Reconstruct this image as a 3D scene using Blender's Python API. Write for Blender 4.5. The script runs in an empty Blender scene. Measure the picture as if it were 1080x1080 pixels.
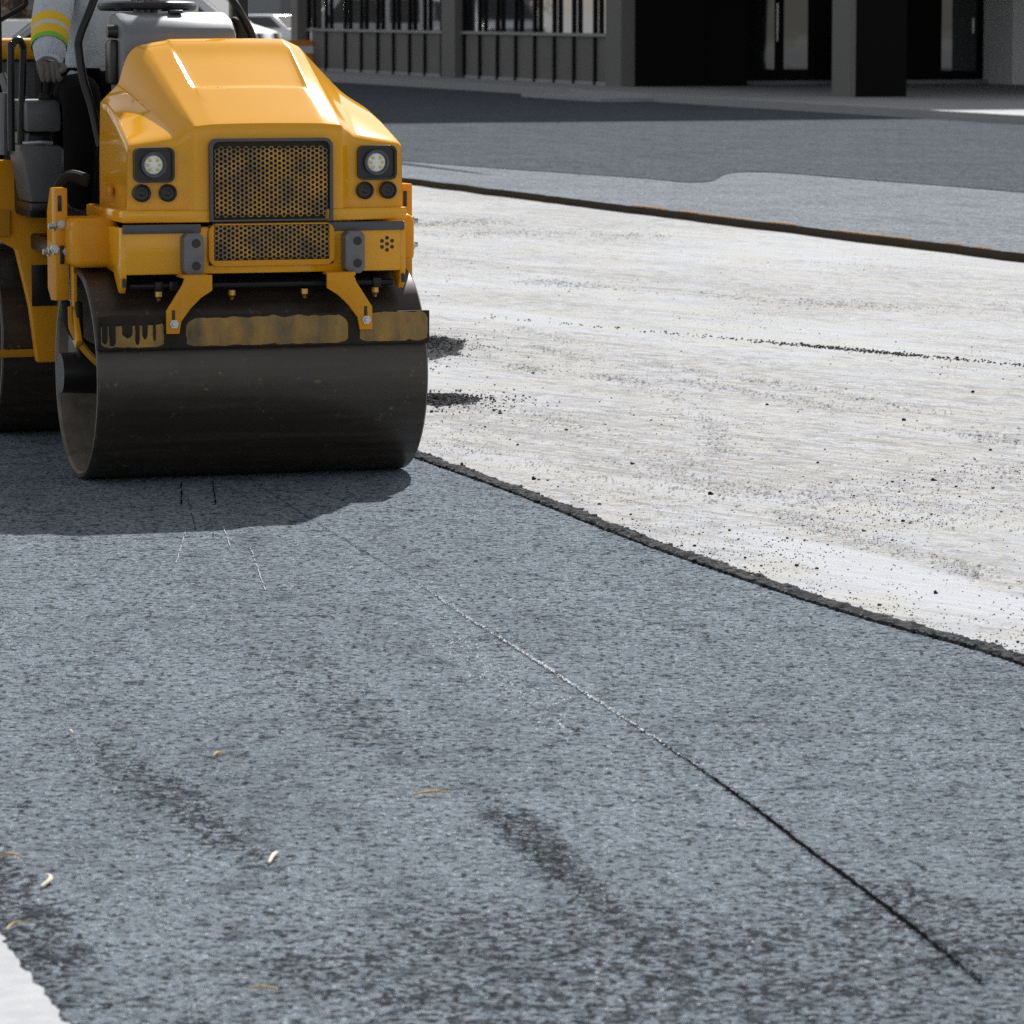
import bpy, bmesh, math, random
from mathutils import Vector, Matrix, noise
R = math.radians
random.seed(7)
scene = bpy.context.scene
col = scene.collection

# ------------------------------------------------------------------ camera, light, exposure
CAM_H = 1.645
cam_d = bpy.data.cameras.new('camera'); cam = bpy.data.objects.new('camera', cam_d); col.objects.link(cam)
cam_d.sensor_width = 36.0; cam_d.sensor_fit = 'HORIZONTAL'; cam_d.lens = 150.0
cam_d.clip_start = 0.1; cam_d.clip_end = 5000.0
cam.location = (0, 0, CAM_H); cam.rotation_euler = (R(90) - math.atan(532 / 4500), 0, 0)
cam_d.dof.use_dof = True; cam_d.dof.focus_distance = 14.6; cam_d.dof.aperture_fstop = 13.0
scene.camera = cam

SUN = Vector((0.24, 1.18, 1.0)).normalized()      # towards the sun: behind the roller, a little right
world = bpy.data.worlds.new('World'); scene.world = world; world.use_nodes = True
wn = world.node_tree.nodes; wn.clear()
sky = wn.new('ShaderNodeTexSky'); sky.sky_type = 'NISHITA'; sky.sun_disc = False
sky.sun_elevation = math.asin(SUN.z); sky.sun_rotation = math.atan2(SUN.x, SUN.y)
bg = wn.new('ShaderNodeBackground'); bg.inputs['Strength'].default_value = 0.095
wo = wn.new('ShaderNodeOutputWorld')
hsv = wn.new('ShaderNodeHueSaturation'); hsv.inputs['Saturation'].default_value = 0.32      # thin bright cloud greys the sky
tint = wn.new('ShaderNodeMix'); tint.data_type = 'RGBA'; tint.blend_type = 'MULTIPLY'; tint.inputs[0].default_value = 1.0
tint.inputs[7].default_value = (1.03, 1.0, 0.95, 1)
world.node_tree.links.new(sky.outputs[0], hsv.inputs['Color']); world.node_tree.links.new(hsv.outputs[0], tint.inputs[6])
world.node_tree.links.new(tint.outputs[2], bg.inputs[0]); world.node_tree.links.new(bg.outputs[0], wo.inputs[0])
sun_d = bpy.data.lights.new('sun', 'SUN'); sun_d.energy = 4.7; sun_d.angle = R(0.6); sun_d.color = (1.0, 0.99, 0.97)
sun = bpy.data.objects.new('sun', sun_d); col.objects.link(sun)
sun.rotation_euler = (-SUN).to_track_quat('-Z', 'Y').to_euler()
scene.cycles.use_denoising = False      # keep the grain of the mat crisp
scene.view_settings.view_transform = 'Standard'; scene.view_settings.look = 'None'
scene.view_settings.exposure = 0.5; scene.view_settings.gamma = 1.0

# ------------------------------------------------------------------ helpers
def tag(o, label=None, cat=None, group=None, kind=None):
    if label: o['label'] = label
    if cat: o['category'] = cat
    if group: o['group'] = group
    if kind: o['kind'] = kind
    return o

def empty(name, loc=(0, 0, 0), rz=0, parent=None):
    o = bpy.data.objects.new(name, None); col.objects.link(o)
    o.location = loc; o.rotation_euler = (0, 0, rz); o.empty_display_size = .2
    if parent: o.parent = parent
    return o

def obj(name, bm, mats, parent=None, smooth=35):
    me = bpy.data.meshes.new(name); bm.normal_update(); bm.to_mesh(me); bm.free()
    for m in (mats if isinstance(mats, (list, tuple)) else [mats]): me.materials.append(m)
    if smooth:
        me.shade_smooth()
        me.set_sharp_from_angle(angle=R(smooth))
    o = bpy.data.objects.new(name, me); col.objects.link(o)
    if parent: o.parent = parent
    return o

def BM(): return bmesh.new()

def merge(bm, other, M=None, mi=0):
    if M is not None: bmesh.ops.transform(other, matrix=M, verts=other.verts)
    me = bpy.data.meshes.new('t'); other.to_mesh(me); other.free()
    n = len(bm.faces); bm.from_mesh(me); bpy.data.meshes.remove(me)
    if mi:
        bm.faces.ensure_lookup_table()
        for f in bm.faces[n:]: f.material_index = mi
    return bm

def box(bm, c, s, rot=(0, 0, 0), bev=0.0, seg=2, mi=0):
    b = bmesh.new(); bmesh.ops.create_cube(b, size=1.0)
    bmesh.ops.scale(b, vec=s, verts=b.verts)
    if bev: bmesh.ops.bevel(b, geom=b.edges[:], offset=bev, segments=seg, affect='EDGES', profile=.5)
    from mathutils import Euler
    M = Matrix.Translation(c) @ Euler(rot).to_matrix().to_4x4()
    return merge(bm, b, M, mi)

def prism(bm, pts, axis, a, b_, bev=0.0, mi=0):
    """polygon pts (2-D) extruded along axis from a to b_. axis x: pts=(y,z); y: pts=(x,z); z: pts=(x,y)"""
    b = bmesh.new()
    def mk(p, t):
        return {'x': (t, p[0], p[1]), 'y': (p[0], t, p[1]), 'z': (p[0], p[1], t)}[axis]
    v0 = [b.verts.new(mk(p, a)) for p in pts]; v1 = [b.verts.new(mk(p, b_)) for p in pts]
    n = len(pts)
    b.faces.new(v0); b.faces.new(v1[::-1])
    for i in range(n): b.faces.new((v0[i], v0[(i + 1) % n], v1[(i + 1) % n], v1[i]))
    bmesh.ops.recalc_face_normals(b, faces=b.faces)
    if bev: bmesh.ops.bevel(b, geom=b.edges[:], offset=bev, segments=2, affect='EDGES', profile=.5)
    return merge(bm, b, None, mi)

def spline(pts, n=8):
    P = [Vector(p) for p in pts]; out = []
    for i in range(len(P) - 1):
        p0 = P[max(i - 1, 0)]; p1 = P[i]; p2 = P[i + 1]; p3 = P[min(i + 2, len(P) - 1)]
        for k in range(n):
            t = k / n
            out.append(.5 * ((2 * p1) + (p2 - p0) * t + (2 * p0 - 5 * p1 + 4 * p2 - p3) * t * t + (3 * p1 - p0 - 3 * p2 + p3) * t ** 3))
    out.append(P[-1]); return out

def tube(bm, pts, r, seg=10, smooth=0, mi=0, cap=True):
    P = spline(pts, smooth) if smooth else [Vector(p) for p in pts]
    rr = r if isinstance(r, (list, tuple)) else None
    rings = []; up = Vector((0, 0, 1)); prev = None
    for i, p in enumerate(P):
        d = (P[min(i + 1, len(P) - 1)] - P[max(i - 1, 0)]).normalized()
        if prev is None:
            a = d.cross(up if abs(d.z) < .9 else Vector((1, 0, 0))).normalized()
        else:
            a = (prev - d * prev.dot(d)).normalized()
        prev = a; b = d.cross(a)
        if rr:
            t = i / max(1, len(P) - 1) * (len(rr) - 1); k = min(int(t), len(rr) - 2) if len(rr) > 1 else 0
            q = rr[k] + (rr[min(k + 1, len(rr) - 1)] - rr[k]) * (t - k)
        else: q = r
        rings.append([bm.verts.new(p + (a * math.cos(2 * math.pi * j / seg) + b * math.sin(2 * math.pi * j / seg)) * q) for j in range(seg)])
    for i in range(len(rings) - 1):
        for j in range(seg):
            f = bm.faces.new((rings[i][j], rings[i][(j + 1) % seg], rings[i + 1][(j + 1) % seg], rings[i + 1][j])); f.material_index = mi
    if cap:
        f = bm.faces.new(rings[0][::-1]); f.material_index = mi
        f = bm.faces.new(rings[-1]); f.material_index = mi
    return bm

def lathe(bm, prof, axis='x', c=(0, 0, 0), seg=48, close=False, mi=0):
    """prof: list of (t, r) along the axis"""
    rings = []
    for t, r in prof:
        ring = []
        for j in range(seg):
            a = 2 * math.pi * j / seg; u, v = r * math.cos(a), r * math.sin(a)
            p = {'x': (t, u, v), 'y': (u, t, v), 'z': (u, v, t)}[axis]
            ring.append(bm.verts.new((p[0] + c[0], p[1] + c[1], p[2] + c[2])))
        rings.append(ring)
    for i in range(len(rings) - 1 + (1 if close else 0)):
        A, B = rings[i], rings[(i + 1) % len(rings)]
        for j in range(seg):
            f = bm.faces.new((A[j], A[(j + 1) % seg], B[(j + 1) % seg], B[j])); f.material_index = mi
    return rings

def fixn(bm): bmesh.ops.recalc_face_normals(bm, faces=bm.faces); return bm

# ------------------------------------------------------------------ materials
class NT:
    def __init__(s, name):
        s.m = bpy.data.materials.new(name); s.m.use_nodes = True; s.t = s.m.node_tree
        s.t.nodes.clear(); s.out = s.t.nodes.new('ShaderNodeOutputMaterial'); s.p = s.t.nodes.new('ShaderNodeBsdfPrincipled')
        s.t.links.new(s.p.outputs[0], s.out.inputs[0]); s.co = s.t.nodes.new('ShaderNodeTexCoord')
        s.base = s.co.outputs['Object']
    def n(s, k, **kw):
        o = s.t.nodes.new('ShaderNode' + k)
        for a, v in kw.items():
            if hasattr(o, a): setattr(o, a, v)
        return o
    def link(s, a, b): s.t.links.new(a, b)
    def map(s, scale=(1, 1, 1), rz=0, loc=(0, 0, 0), src=None):
        # rotate first, then stretch: two mapping nodes
        a = s.n('Mapping'); a.inputs['Rotation'].default_value = (0, 0, rz); a.inputs['Location'].default_value = loc
        s.link(src or s.base, a.inputs[0])
        b = s.n('Mapping'); b.inputs['Scale'].default_value = scale; s.link(a.outputs[0], b.inputs[0]); return b.outputs[0]
    def noise(s, scale, detail=4, rough=.55, vec=None, dist=0):
        o = s.n('TexNoise'); o.inputs['Scale'].default_value = scale; o.inputs['Detail'].default_value = detail
        o.inputs['Roughness'].default_value = rough; o.inputs['Distortion'].default_value = dist
        s.link(vec or s.base, o.inputs['Vector']); return o.outputs[0]
    def vor(s, scale, vec=None, feature='F1', out=0):
        o = s.n('TexVoronoi'); o.feature = feature; o.inputs['Scale'].default_value = scale
        s.link(vec or s.base, o.inputs['Vector']); return o.outputs[out]
    def ramp(s, fac, stops, interp='LINEAR'):
        o = s.n('ValToRGB'); o.color_ramp.interpolation = interp
        e = o.color_ramp.elements
        while len(e) < len(stops): e.new(.5)
        for i, (p, c) in enumerate(stops):
            e[i].position = p; e[i].color = (c, c, c, 1) if not isinstance(c, (tuple, list)) else (*c, 1)
        s.link(fac, o.inputs[0]); return o.outputs[0]
    def mix(s, fac, a, b, mode='MIX'):
        o = s.n('Mix'); o.data_type = 'RGBA'; o.blend_type = mode
        for v, i in ((fac, 0), (a, 6), (b, 7)):
            if isinstance(v, (int, float)): o.inputs[i].default_value = v if i == 0 else (v, v, v, 1)
            elif isinstance(v, (tuple, list)): o.inputs[i].default_value = (*v, 1)
            else: s.link(v, o.inputs[i])
        return o.outputs[2]
    def math(s, op, a, b=0.0):
        o = s.n('Math'); o.operation = op
        for v, i in ((a, 0), (b, 1)):
            if isinstance(v, (int, float)): o.inputs[i].default_value = v
            else: s.link(v, o.inputs[i])
        return o.outputs[0]
    def bump(s, h, strength, dist, prev=None):
        o = s.n('Bump'); o.inputs['Strength'].default_value = strength; o.inputs['Distance'].default_value = dist
        s.link(h, o.inputs['Height'])
        if prev: s.link(prev, o.inputs['Normal'])
        return o.outputs[0]
    def set(s, **kw):
        for k, v in kw.items():
            k = k.replace('_', ' ')
            i = s.p.inputs[k]
            if isinstance(v, (int, float)): i.default_value = v
            elif isinstance(v, (tuple, list)): i.default_value = (*v, 1) if len(v) == 3 else v
            else: s.link(v, i)
        return s.m

def asphalt(name, dark, mid, light, spec=.35, bumpk=1.0, patches=True, rz=0.0, scale=1.0, coarse=()):
    t = NT(name)
    g = t.noise(40 * scale, 8, .82)
    g2 = t.noise(19 * scale, 6, .74)
    sm = t.map((2.2, .16, 1), rz)
    st = t.noise(2.4, 5, .6, sm)
    big = t.noise(.9, 4, .6)
    med = t.noise(7, 5, .7)
    cells = t.vor(130 * scale)
    c = t.ramp(g, [(.36, tuple(x * .55 for x in mid)), (.47, mid), (.56, light), (.66, tuple(min(1, x * 1.5) for x in light))])
    c = t.mix(.35, c, t.ramp(cells, [(.0, light), (.5, mid), (1., dark)]))
    # open pores where the binder is not closed yet, and a few bright broken stones
    n1, n2, n3 = t.noise(50 * scale, 2, .5), g2, t.noise(9 * scale, 6, .75)
    for (bx, by, brz, bsx, bsy, k) in coarse:          # coarse open stretches: more pores
        q1 = t.n('Mapping'); q1.inputs['Location'].default_value = (-bx, -by, 0); t.link(t.base, q1.inputs[0])
        q2 = t.n('Mapping'); q2.inputs['Rotation'].default_value = (0, 0, brz); t.link(q1.outputs[0], q2.inputs[0])
        q3 = t.n('Mapping'); q3.inputs['Scale'].default_value = (bsx, bsy, 1); t.link(q2.outputs[0], q3.inputs[0])
        qg = t.n('TexGradient'); qg.gradient_type = 'SPHERICAL'; t.link(q3.outputs[0], qg.inputs[0])
        e = t.math('ADD', qg.outputs['Fac'], t.math('MULTIPLY', t.math('SUBTRACT', t.noise(4.5, 6, .75), .5), 1.3))
        w = t.math('MULTIPLY', t.ramp(e, [(.12, 0.0), (.6, 1.0)]), .11 * k)
        n1 = t.math('SUBTRACT', n1, w); n2 = t.math('SUBTRACT', n2, w); n3 = t.math('SUBTRACT', n3, t.math('MULTIPLY', w, .5))
    p1 = t.ramp(n1, [(.385, 1.0), (.435, 0.0)])
    p2 = t.ramp(n2, [(.385, 1.0), (.44, 0.0)])
    p3 = t.ramp(n3, [(.36, 1.0), (.43, 0.0)])
    pores = t.math('MAXIMUM', t.math('MAXIMUM', p1, t.math('MULTIPLY', p2, .9)), t.math('MULTIPLY', p3, .55))
    c = t.mix(t.math('MULTIPLY', pores, .9), c, dark)
    c = t.mix(t.ramp(t.noise(85 * scale, 2, .5), [(.655, 0.0), (.69, .7)]), c, tuple(min(1, x * 2.4) for x in light))
    if patches:
        f = t.ramp(t.math('ADD', t.math('MULTIPLY', st, .5), t.math('MULTIPLY', big, .5)), [(.36, .84), (.52, 1.0), (.68, 1.12)])
        c = t.mix(1.0, c, f, 'MULTIPLY')
        f2 = t.ramp(med, [(.34, .66), (.46, .97), (.7, 1.08)])
        c = t.mix(1.0, c, f2, 'MULTIPLY')
    hgt = t.math('ADD', t.math('MULTIPLY', g, 1.0), t.math('MULTIPLY', cells, -.6))
    b1 = t.bump(hgt, .9 * bumpk, .009)
    b2 = t.bump(g2, .5 * bumpk, .022, b1)
    return t.set(Base_Color=c, Roughness=t.ramp(g, [(.3, .95), (.7, .8)]), Specular_IOR_Level=spec, Normal=b2)

def plain(name, c, rough=.5, metal=0.0, var=.25, vscale=9, coat=0.0, spec=.5, bumpk=0.0, bscale=60):
    t = NT(name)
    n = t.noise(vscale, 5, .6)
    cc = t.mix(n, tuple(x * (1 - var) for x in c), tuple(min(1, x * (1 + var)) for x in c))
    kw = dict(Base_Color=cc, Roughness=t.ramp(n, [(.3, rough * .85), (.7, min(1, rough * 1.15))]), Metallic=metal, Specular_IOR_Level=spec)
    if coat: kw.update(Coat_Weight=coat, Coat_Roughness=.08)
    if bumpk: kw['Normal'] = t.bump(t.noise(bscale, 4, .6), bumpk, .004)
    return t.set(**kw)

def paint_yellow(name, dirt=.3, coat=.6, base=(.84, .385, .008)):
    t = NT(name)
    n = t.noise(5, 6, .65); n2 = t.noise(45, 4, .7)
    c = t.mix(t.ramp(n, [(.35, 0.0), (.75, .35 * dirt)]), base, (.42, .23, .06))
    c = t.mix(t.math('MULTIPLY', t.ramp(n2, [(.66, 0.0), (.74, 1.0)]), dirt * .7), c, (.10, .065, .03))
    return t.set(Base_Color=c, Roughness=t.ramp(n, [(.3, .42), (.75, .55)]), Coat_Weight=coat, Coat_Roughness=.085, Specular_IOR_Level=0.0,
                 Normal=t.bump(t.noise(3.0, 2, .5), .05, .02))

M = {}
M['mat_asphalt'] = asphalt('rolled_asphalt', (.030, .030, .030), (.188, .218, .248), (.302, .346, .388), spec=0.0, rz=R(-12), coarse=[(.15, 7.2, R(-80), 1.2, 1.0, .5), (-.72, 8.8, R(-18), 9.0, 1.1, .6), (-.98, 7.7, R(-15), 5.0, .8, .75), (.06, 8.25, R(-12), 11.0, 1.2, .75), (.85, 7.5, R(-30), 3.5, 1.2, .4), (-.45, 10.2, R(-12), 6.0, .7, .25)])
M['loose_asphalt'] = asphalt('loose_asphalt', (.010, .010, .010), (.060, .062, .066), (.115, .119, .127), spec=.05, bumpk=1.6, patches=False, scale=.7)
M['far_asphalt'] = asphalt('far_asphalt', (.10, .105, .115), (.205, .222, .245), (.26, .28, .305), rz=R(-18), scale=.6, spec=0, bumpk=.3)
M['dark_asphalt'] = asphalt('dark_asphalt', (.05, .053, .06), (.098, .107, .12), (.125, .136, .152), rz=R(-18), scale=.5, spec=0, bumpk=.2)
M['crumb'] = plain('asphalt_crumb', (.03, .03, .031), .9, var=.5, vscale=60, spec=.1)
M['tack'] = plain('tack_edge', (.46, .24, .05), .9, spec=0, var=.4, vscale=30)
M['edge_dark'] = plain('mat_edge', (.060, .046, .032), .95, var=.5, vscale=40, bumpk=.8, bscale=90, spec=.05)
M['groove'] = plain('joint_tar', (.008, .0075, .007), .95, var=.4, vscale=50, spec=0)
M['pit'] = plain('open_pit', (.045, .045, .045), .95, var=.4, vscale=50, spec=0)
M['chalk'] = plain('chalk_dust', (.62, .62, .64), .9, var=.2, vscale=80)
M['concrete'] = plain('concrete', (.25, .253, .26), .85, var=.18, vscale=2.0, bumpk=.2)
M['white_concrete'] = plain('white_concrete', (.31, .315, .33), .8, var=.12, vscale=18, bumpk=.3, bscale=120)
M['kerb_conc'] = plain('kerb_concrete', (.30, .30, .30), .85, var=.25, vscale=3.0)
M['yellow'] = paint_yellow('yellow_paint', .4, .95)
M['yellow_worn'] = paint_yellow('worn_yellow_paint', .9, .3, (.74, .32, .015))
M['yellow_dull'] = paint_yellow('dull_yellow_paint', 1.3, .15, (.55, .25, .02))
M['black_plastic'] = plain('black_plastic', (.012, .012, .013), .35, var=.3)
M['black_rubber'] = plain('black_rubber', (.012, .011, .010), .7, var=.4, vscale=20, spec=.25)
M['black_paint'] = plain('black_paint', (.010, .010, .010), .4, var=.2, spec=.35)
M['grey_plastic'] = plain('grey_plastic', (.165, .172, .186), .45, var=.1)
M['dark_grey'] = plain('dark_grey_plastic', (.075, .078, .083), .5, var=.2)
M['grey_steel'] = plain('grey_steel', (.16, .16, .165), .5, .35, var=.35, vscale=25)
M['zinc'] = plain('zinc_bolt', (.55, .56, .58), .35, .8, var=.2, vscale=40)
M['brass'] = plain('brass_nozzle', (.62, .36, .10), .35, .8, var=.2)
M['lens'] = plain('lamp_lens', (.78, .80, .82), .15, 0, var=.06, coat=1)
M['led'] = plain('led_reflector', (.62, .52, .12), .2, .3, var=.2)
M['core'] = plain('radiator_core', (.035, .026, .014), .8, var=.5, vscale=30)

def mk_drum():
    t = NT('drum_steel')
    mp = t.map((.5, 9, 9)); n = t.noise(3.0, 6, .65, mp); n2 = t.noise(22, 5, .7); n3 = t.noise(4, 4, .6)
    c = t.ramp(n, [(.3, (.022, .0165, .012)), (.55, (.038, .030, .022)), (.75, (.062, .050, .038))])
    c = t.mix(t.ramp(n2, [(.62, 0.0), (.74, .7)]), c, (.24, .17, .08))
    return t.set(Base_Color=c, Metallic=.12, Specular_IOR_Level=.7, Roughness=t.ramp(n3, [(.3, .30), (.7, .44)]), Normal=t.bump(n2, .12, .004))
M['drum'] = mk_drum()
def mk_lightened():  # brownish steel of the drum insides, lightened in colour for missing bounce light
    t = NT('lightened_steel'); n = t.noise(7, 6, .65); n2 = t.noise(30, 4, .7)
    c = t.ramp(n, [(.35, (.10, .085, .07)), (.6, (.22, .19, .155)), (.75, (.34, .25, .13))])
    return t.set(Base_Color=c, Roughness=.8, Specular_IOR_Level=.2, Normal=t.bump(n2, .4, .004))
M['lightened_inner'] = mk_lightened()
def mk_mud():
    t = NT('scraper_mud')
    mp = t.map((1.0, 1, .35)); n = t.noise(11, 6, .6, mp); n2 = t.noise(50, 4, .7)
    c = t.ramp(n, [(.3, (.10, .085, .065)), (.5, (.32, .20, .065)), (.7, (.50, .29, .06))])
    c = t.mix(t.ramp(n2, [(.4, 0.0), (.8, .5)]), c, (.20, .19, .18))
    return t.set(Base_Color=c, Roughness=.9, Normal=t.bump(n2, .7, .006), Specular_IOR_Level=.15)
M['mud'] = mk_mud()
def mk_plate():
    t = NT('grille_plate'); n = t.noise(9, 5, .6); n2 = t.noise(60, 3, .6)
    c = t.ramp(n, [(.35, (.10, .075, .045)), (.5, (.34, .19, .045)), (.68, (.66, .34, .05))])
    return t.set(Base_Color=t.mix(t.ramp(n2, [(.45, 0.0), (.7, .45)]), c, (.16, .14, .12)), Roughness=.5)
M['grille'] = mk_plate()
def mk_base():
    t = NT('milled_ground')
    mp = t.map((2.6, .22, 1), R(-36)); st = t.noise(2.0, 7, .68, mp, .4)
    mp2 = t.map((7, .45, 1), R(-38)); st2 = t.noise(3.0, 6, .7, mp2, .2)
    fine = t.noise(55, 5, .7); big = t.noise(.35, 4, .55); med = t.noise(2.2, 5, .6); gr = t.noise(13, 7, .8)
    c = t.ramp(st, [(.30, (.31, .32, .34)), (.42, (.372, .382, .405)), (.58, (.40, .411, .44)), (.75, (.42, .432, .466))])
    warm = t.ramp(med, [(.4, 0.0), (.65, .8)])
    c = t.mix(warm, c, t.mix(.58, c, (.385, .365, .285)))
    f = t.ramp(st2, [(.30, .72), (.42, .96), (.6, 1.02)])
    c = t.mix(t.ramp(big, [(.35, .25), (.6, 1.0)]), c, t.mix(1.0, c, f, 'MULTIPLY'))
    rough = t.ramp(t.noise(.8, 5, .6, t.map((.9, .28, 1), R(-37), (3.1, 1.7, 0))), [(.42, 0.0), (.56, 1.0)])
    def blob(x, y, rz, sx, sy):
        q1 = t.n('Mapping'); q1.inputs['Location'].default_value = (-x, -y, 0); t.link(t.base, q1.inputs[0])
        q2 = t.n('Mapping'); q2.inputs['Rotation'].default_value = (0, 0, rz); t.link(q1.outputs[0], q2.inputs[0])
        q3 = t.n('Mapping'); q3.inputs['Scale'].default_value = (sx, sy, 1); t.link(q2.outputs[0], q3.inputs[0])
        qg = t.n('TexGradient'); qg.gradient_type = 'SPHERICAL'; t.link(q3.outputs[0], qg.inputs[0])
        return t.ramp(t.math('ADD', qg.outputs['Fac'], t.math('MULTIPLY', t.math('SUBTRACT', t.noise(1.6, 5, .65), .5), .9)), [(.15, 0.0), (.45, 1.0)])
    rough = t.math('MAXIMUM', rough, t.math('MAXIMUM', blob(.45, 16.6, R(-25), 1.1, .38), blob(1.5, 15.2, R(-30), 1.5, .5)))
    band = t.noise(1.7, 3, .55, t.map((1.3, .05, 1), R(-37)))
    dash = t.noise(4.0, 6, .75, t.map((4.2, 1.1, 1), R(-30)))
    line = t.noise(3.4, 7, .75, t.map((3.4, .16, 1), R(-37)))
    c = t.mix(t.math('MULTIPLY', t.ramp(dash, [(.40, .85), (.47, 0.0)]), t.math('MAXIMUM', t.math('MULTIPLY', rough, .9), t.ramp(band, [(.48, 0.0), (.56, .8)]))), c, (.17, .168, .17))
    c = t.mix(t.math('MULTIPLY', t.ramp(line, [(.40, .85), (.475, 0.0)]), t.math('ADD', .08, t.math('MULTIPLY', rough, .75))), c, (.20, .20, .205))
    # loose grit lies where the surface was torn open
    grit = t.math('MULTIPLY', t.ramp(gr, [(.48, 0.0), (.57, 1.0)]), t.math('ADD', .05, t.math('MULTIPLY', rough, .65)))
    c = t.mix(grit, c, (.20, .198, .20))
    c = t.mix(t.math('MULTIPLY', t.ramp(fine, [(.38, .8), (.45, 0.0)]), t.math('ADD', .3, t.math('MULTIPLY', rough, .6))), c, (.15, .145, .135))
    c = t.mix(t.math('MULTIPLY', t.ramp(t.noise(34, 3, .6), [(.60, 0.0), (.66, .7)]), rough), c, (.40, .30, .15))
    # a stretch the grader left smooth
    m1 = t.n('Mapping'); m1.inputs['Location'].default_value = (-1.15, -12.75, 0); t.link(t.base, m1.inputs[0])
    m2 = t.n('Mapping'); m2.inputs['Rotation'].default_value = (0, 0, R(-20)); t.link(m1.outputs[0], m2.inputs[0])
    m3 = t.n('Mapping'); m3.inputs['Scale'].default_value = (4.2, .62, 1); t.link(m2.outputs[0], m3.inputs[0])
    gd = t.n('TexGradient'); gd.gradient_type = 'SPHERICAL'; t.link(m3.outputs[0], gd.inputs[0])
    sm = t.ramp(t.math('ADD', gd.outputs['Fac'], t.math('MULTIPLY', t.math('SUBTRACT', t.noise(3.0, 4, .6), .5), .5)), [(.18, 0.0), (.40, .85)])
    c = t.mix(sm, c, (.41, .418, .444))
    h = t.math('ADD', t.math('MULTIPLY', st2, 1.0), t.math('MULTIPLY', gr, .6))
    b = t.bump(h, .55, .02); b = t.bump(fine, .5, .008, b)
    return t.set(Base_Color=c, Roughness=.9, Specular_IOR_Level=.25, Normal=b)
M['base'] = mk_base()

# ------------------------------------------------------------------ setting: ground sheets
def sheet(name, pts, z, mat, kind='structure', skirt=0.0, mats=None):
    bm = BM(); vs = [bm.verts.new((p[0], p[1], z)) for p in pts]; f = bm.faces.new(vs)
    if f.normal.z < 0 or True:
        bm.normal_update()
        if f.normal.z < 0: f.normal_flip()
    if skirt:
        lo = [bm.verts.new((p[0], p[1], z - skirt)) for p in pts]; n = len(pts)
        for i in range(n):
            q = bm.faces.new((vs[i], vs[(i + 1) % n], lo[(i + 1) % n], lo[i])); q.material_index = 1 if mats else 0
    bmesh.ops.triangulate(bm, faces=[f])
    o = obj(name, bm, mats or mat, smooth=0); tag(o, kind=kind); return o

def interp(pts, step):
    out = []
    for a, b in zip(pts[:-1], pts[1:]):
        L = math.dist(a, b); n = max(1, int(L / step))
        for k in range(n): out.append((a[0] + (b[0] - a[0]) * k / n, a[1] + (b[1] - a[1]) * k / n))
    out.append(pts[-1]); return out

BASE_Z = -.055
sheet('ground', [(-900, -30), (900, -30), (900, 3000), (-900, 3000)], BASE_Z, M['base'])

edge = [tuple(p)[:2] for p in spline([(2.55, 6.2, 0), (1.78, 9.2, 0), (1.30, 10.76, 0), (.94, 11.64, 0), (.47, 13.04, 0), (.06, 14.47, 0), (-.35, 15.78, 0), (-.8, 17.4, 0), (-1.5, 20.2, 0), (-2.6, 26, 0), (-3.6, 34, 0)], 10)]
edge_d = interp(edge, .012)
def jag(p, i, a, sc=9.0):
    n = noise.noise(Vector((p[0] * sc, p[1] * sc, 3.1))) * a + noise.noise(Vector((p[0] * sc * 4, p[1] * sc * 4, 7.7))) * a * .5
    return (p[0] + n, p[1] + n * .3)
near_pts = [(-12, -4), (3.2, -4), (3.2, 4.0)] + [(p[0] - .054, p[1] - .01) for p in edge] + [(-12, 34)]
sheet('new_asphalt', near_pts, 0.0, M['mat_asphalt'], skirt=.055, mats=[M['mat_asphalt'], M['edge_dark']])

# loose uncompacted lip along the edge of the mat: a low rough ridge that falls to the milled ground
def ridge():
    bm = BM(); rows = []
    prof = [(-.062, -.003), (-.058, .0055), (-.036, .0085), (-.012, .008), (.006, .003), (.016, -.014), (.028, -.036), (.04, -.062)]
    P = [p for p in edge_d if p[1] < 26]
    for i, p in enumerate(P):
        a = P[max(0, i - 3)]; b = P[min(len(P) - 1, i + 3)]
        d = Vector((b[0] - a[0], b[1] - a[1])).normalized(); nrm = Vector((d.y, -d.x))
        if nrm.x < 0: nrm = -nrm
        row = []
        for k, (o_, z) in enumerate(prof):
            q = Vector((p[0], p[1])) + nrm * o_
            j = noise.noise(Vector((q.x * 70, q.y * 70, k * .9)))
            j2 = noise.noise(Vector((q.x * 8, q.y * 8, 9 + k * .15)))
            amp = .35 if k == 0 else 1.0
            row.append(bm.verts.new((q.x + (j * .010 + j2 * .006) * amp * nrm.x * (0.2 if k == 0 else 1), q.y + j * .008 * amp, z + (abs(j) * .012 + j2 * .003 if 0 < k < 7 else 0))))
        rows.append(row)
    for r0, r1 in zip(rows[:-1], rows[1:]):
        for k in range(len(prof) - 1): bm.faces.new((r0[k], r0[k + 1], r1[k + 1], r1[k]))
    fixn(bm)
    o = obj('asphalt_edge', bm, M['loose_asphalt'], smooth=0); tag(o, kind='structure')
ridge()

# far carriageway, one lift higher than the milled ground; its cut edge faces us
fe = [(6.2, 20.6), (3.44, 28.67), (2.3, 31.9), (1.24, 34.88), (0.15, 38.0), (-1.06, 41.5), (-3.2, 47.8), (-9, 65), (-40, 150)]
fe = [jag(p, 0, .05, 1.4) for p in interp(fe, .25)]
kd = Vector((0.305, -0.952)); kn = Vector((-.952, -.305))
K0 = Vector((2.48, 74.87))
far_pts = fe + [(-52.8 + 3, 240), tuple(K0 - kd * 180), tuple(K0 + kd * 80), (30, 0), (20, 0)]
FAR_Z = .006
sheet('far_road', far_pts, FAR_Z, M['far_asphalt'], skirt=.08, mats=[M['far_asphalt'], M['edge_dark']])
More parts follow.
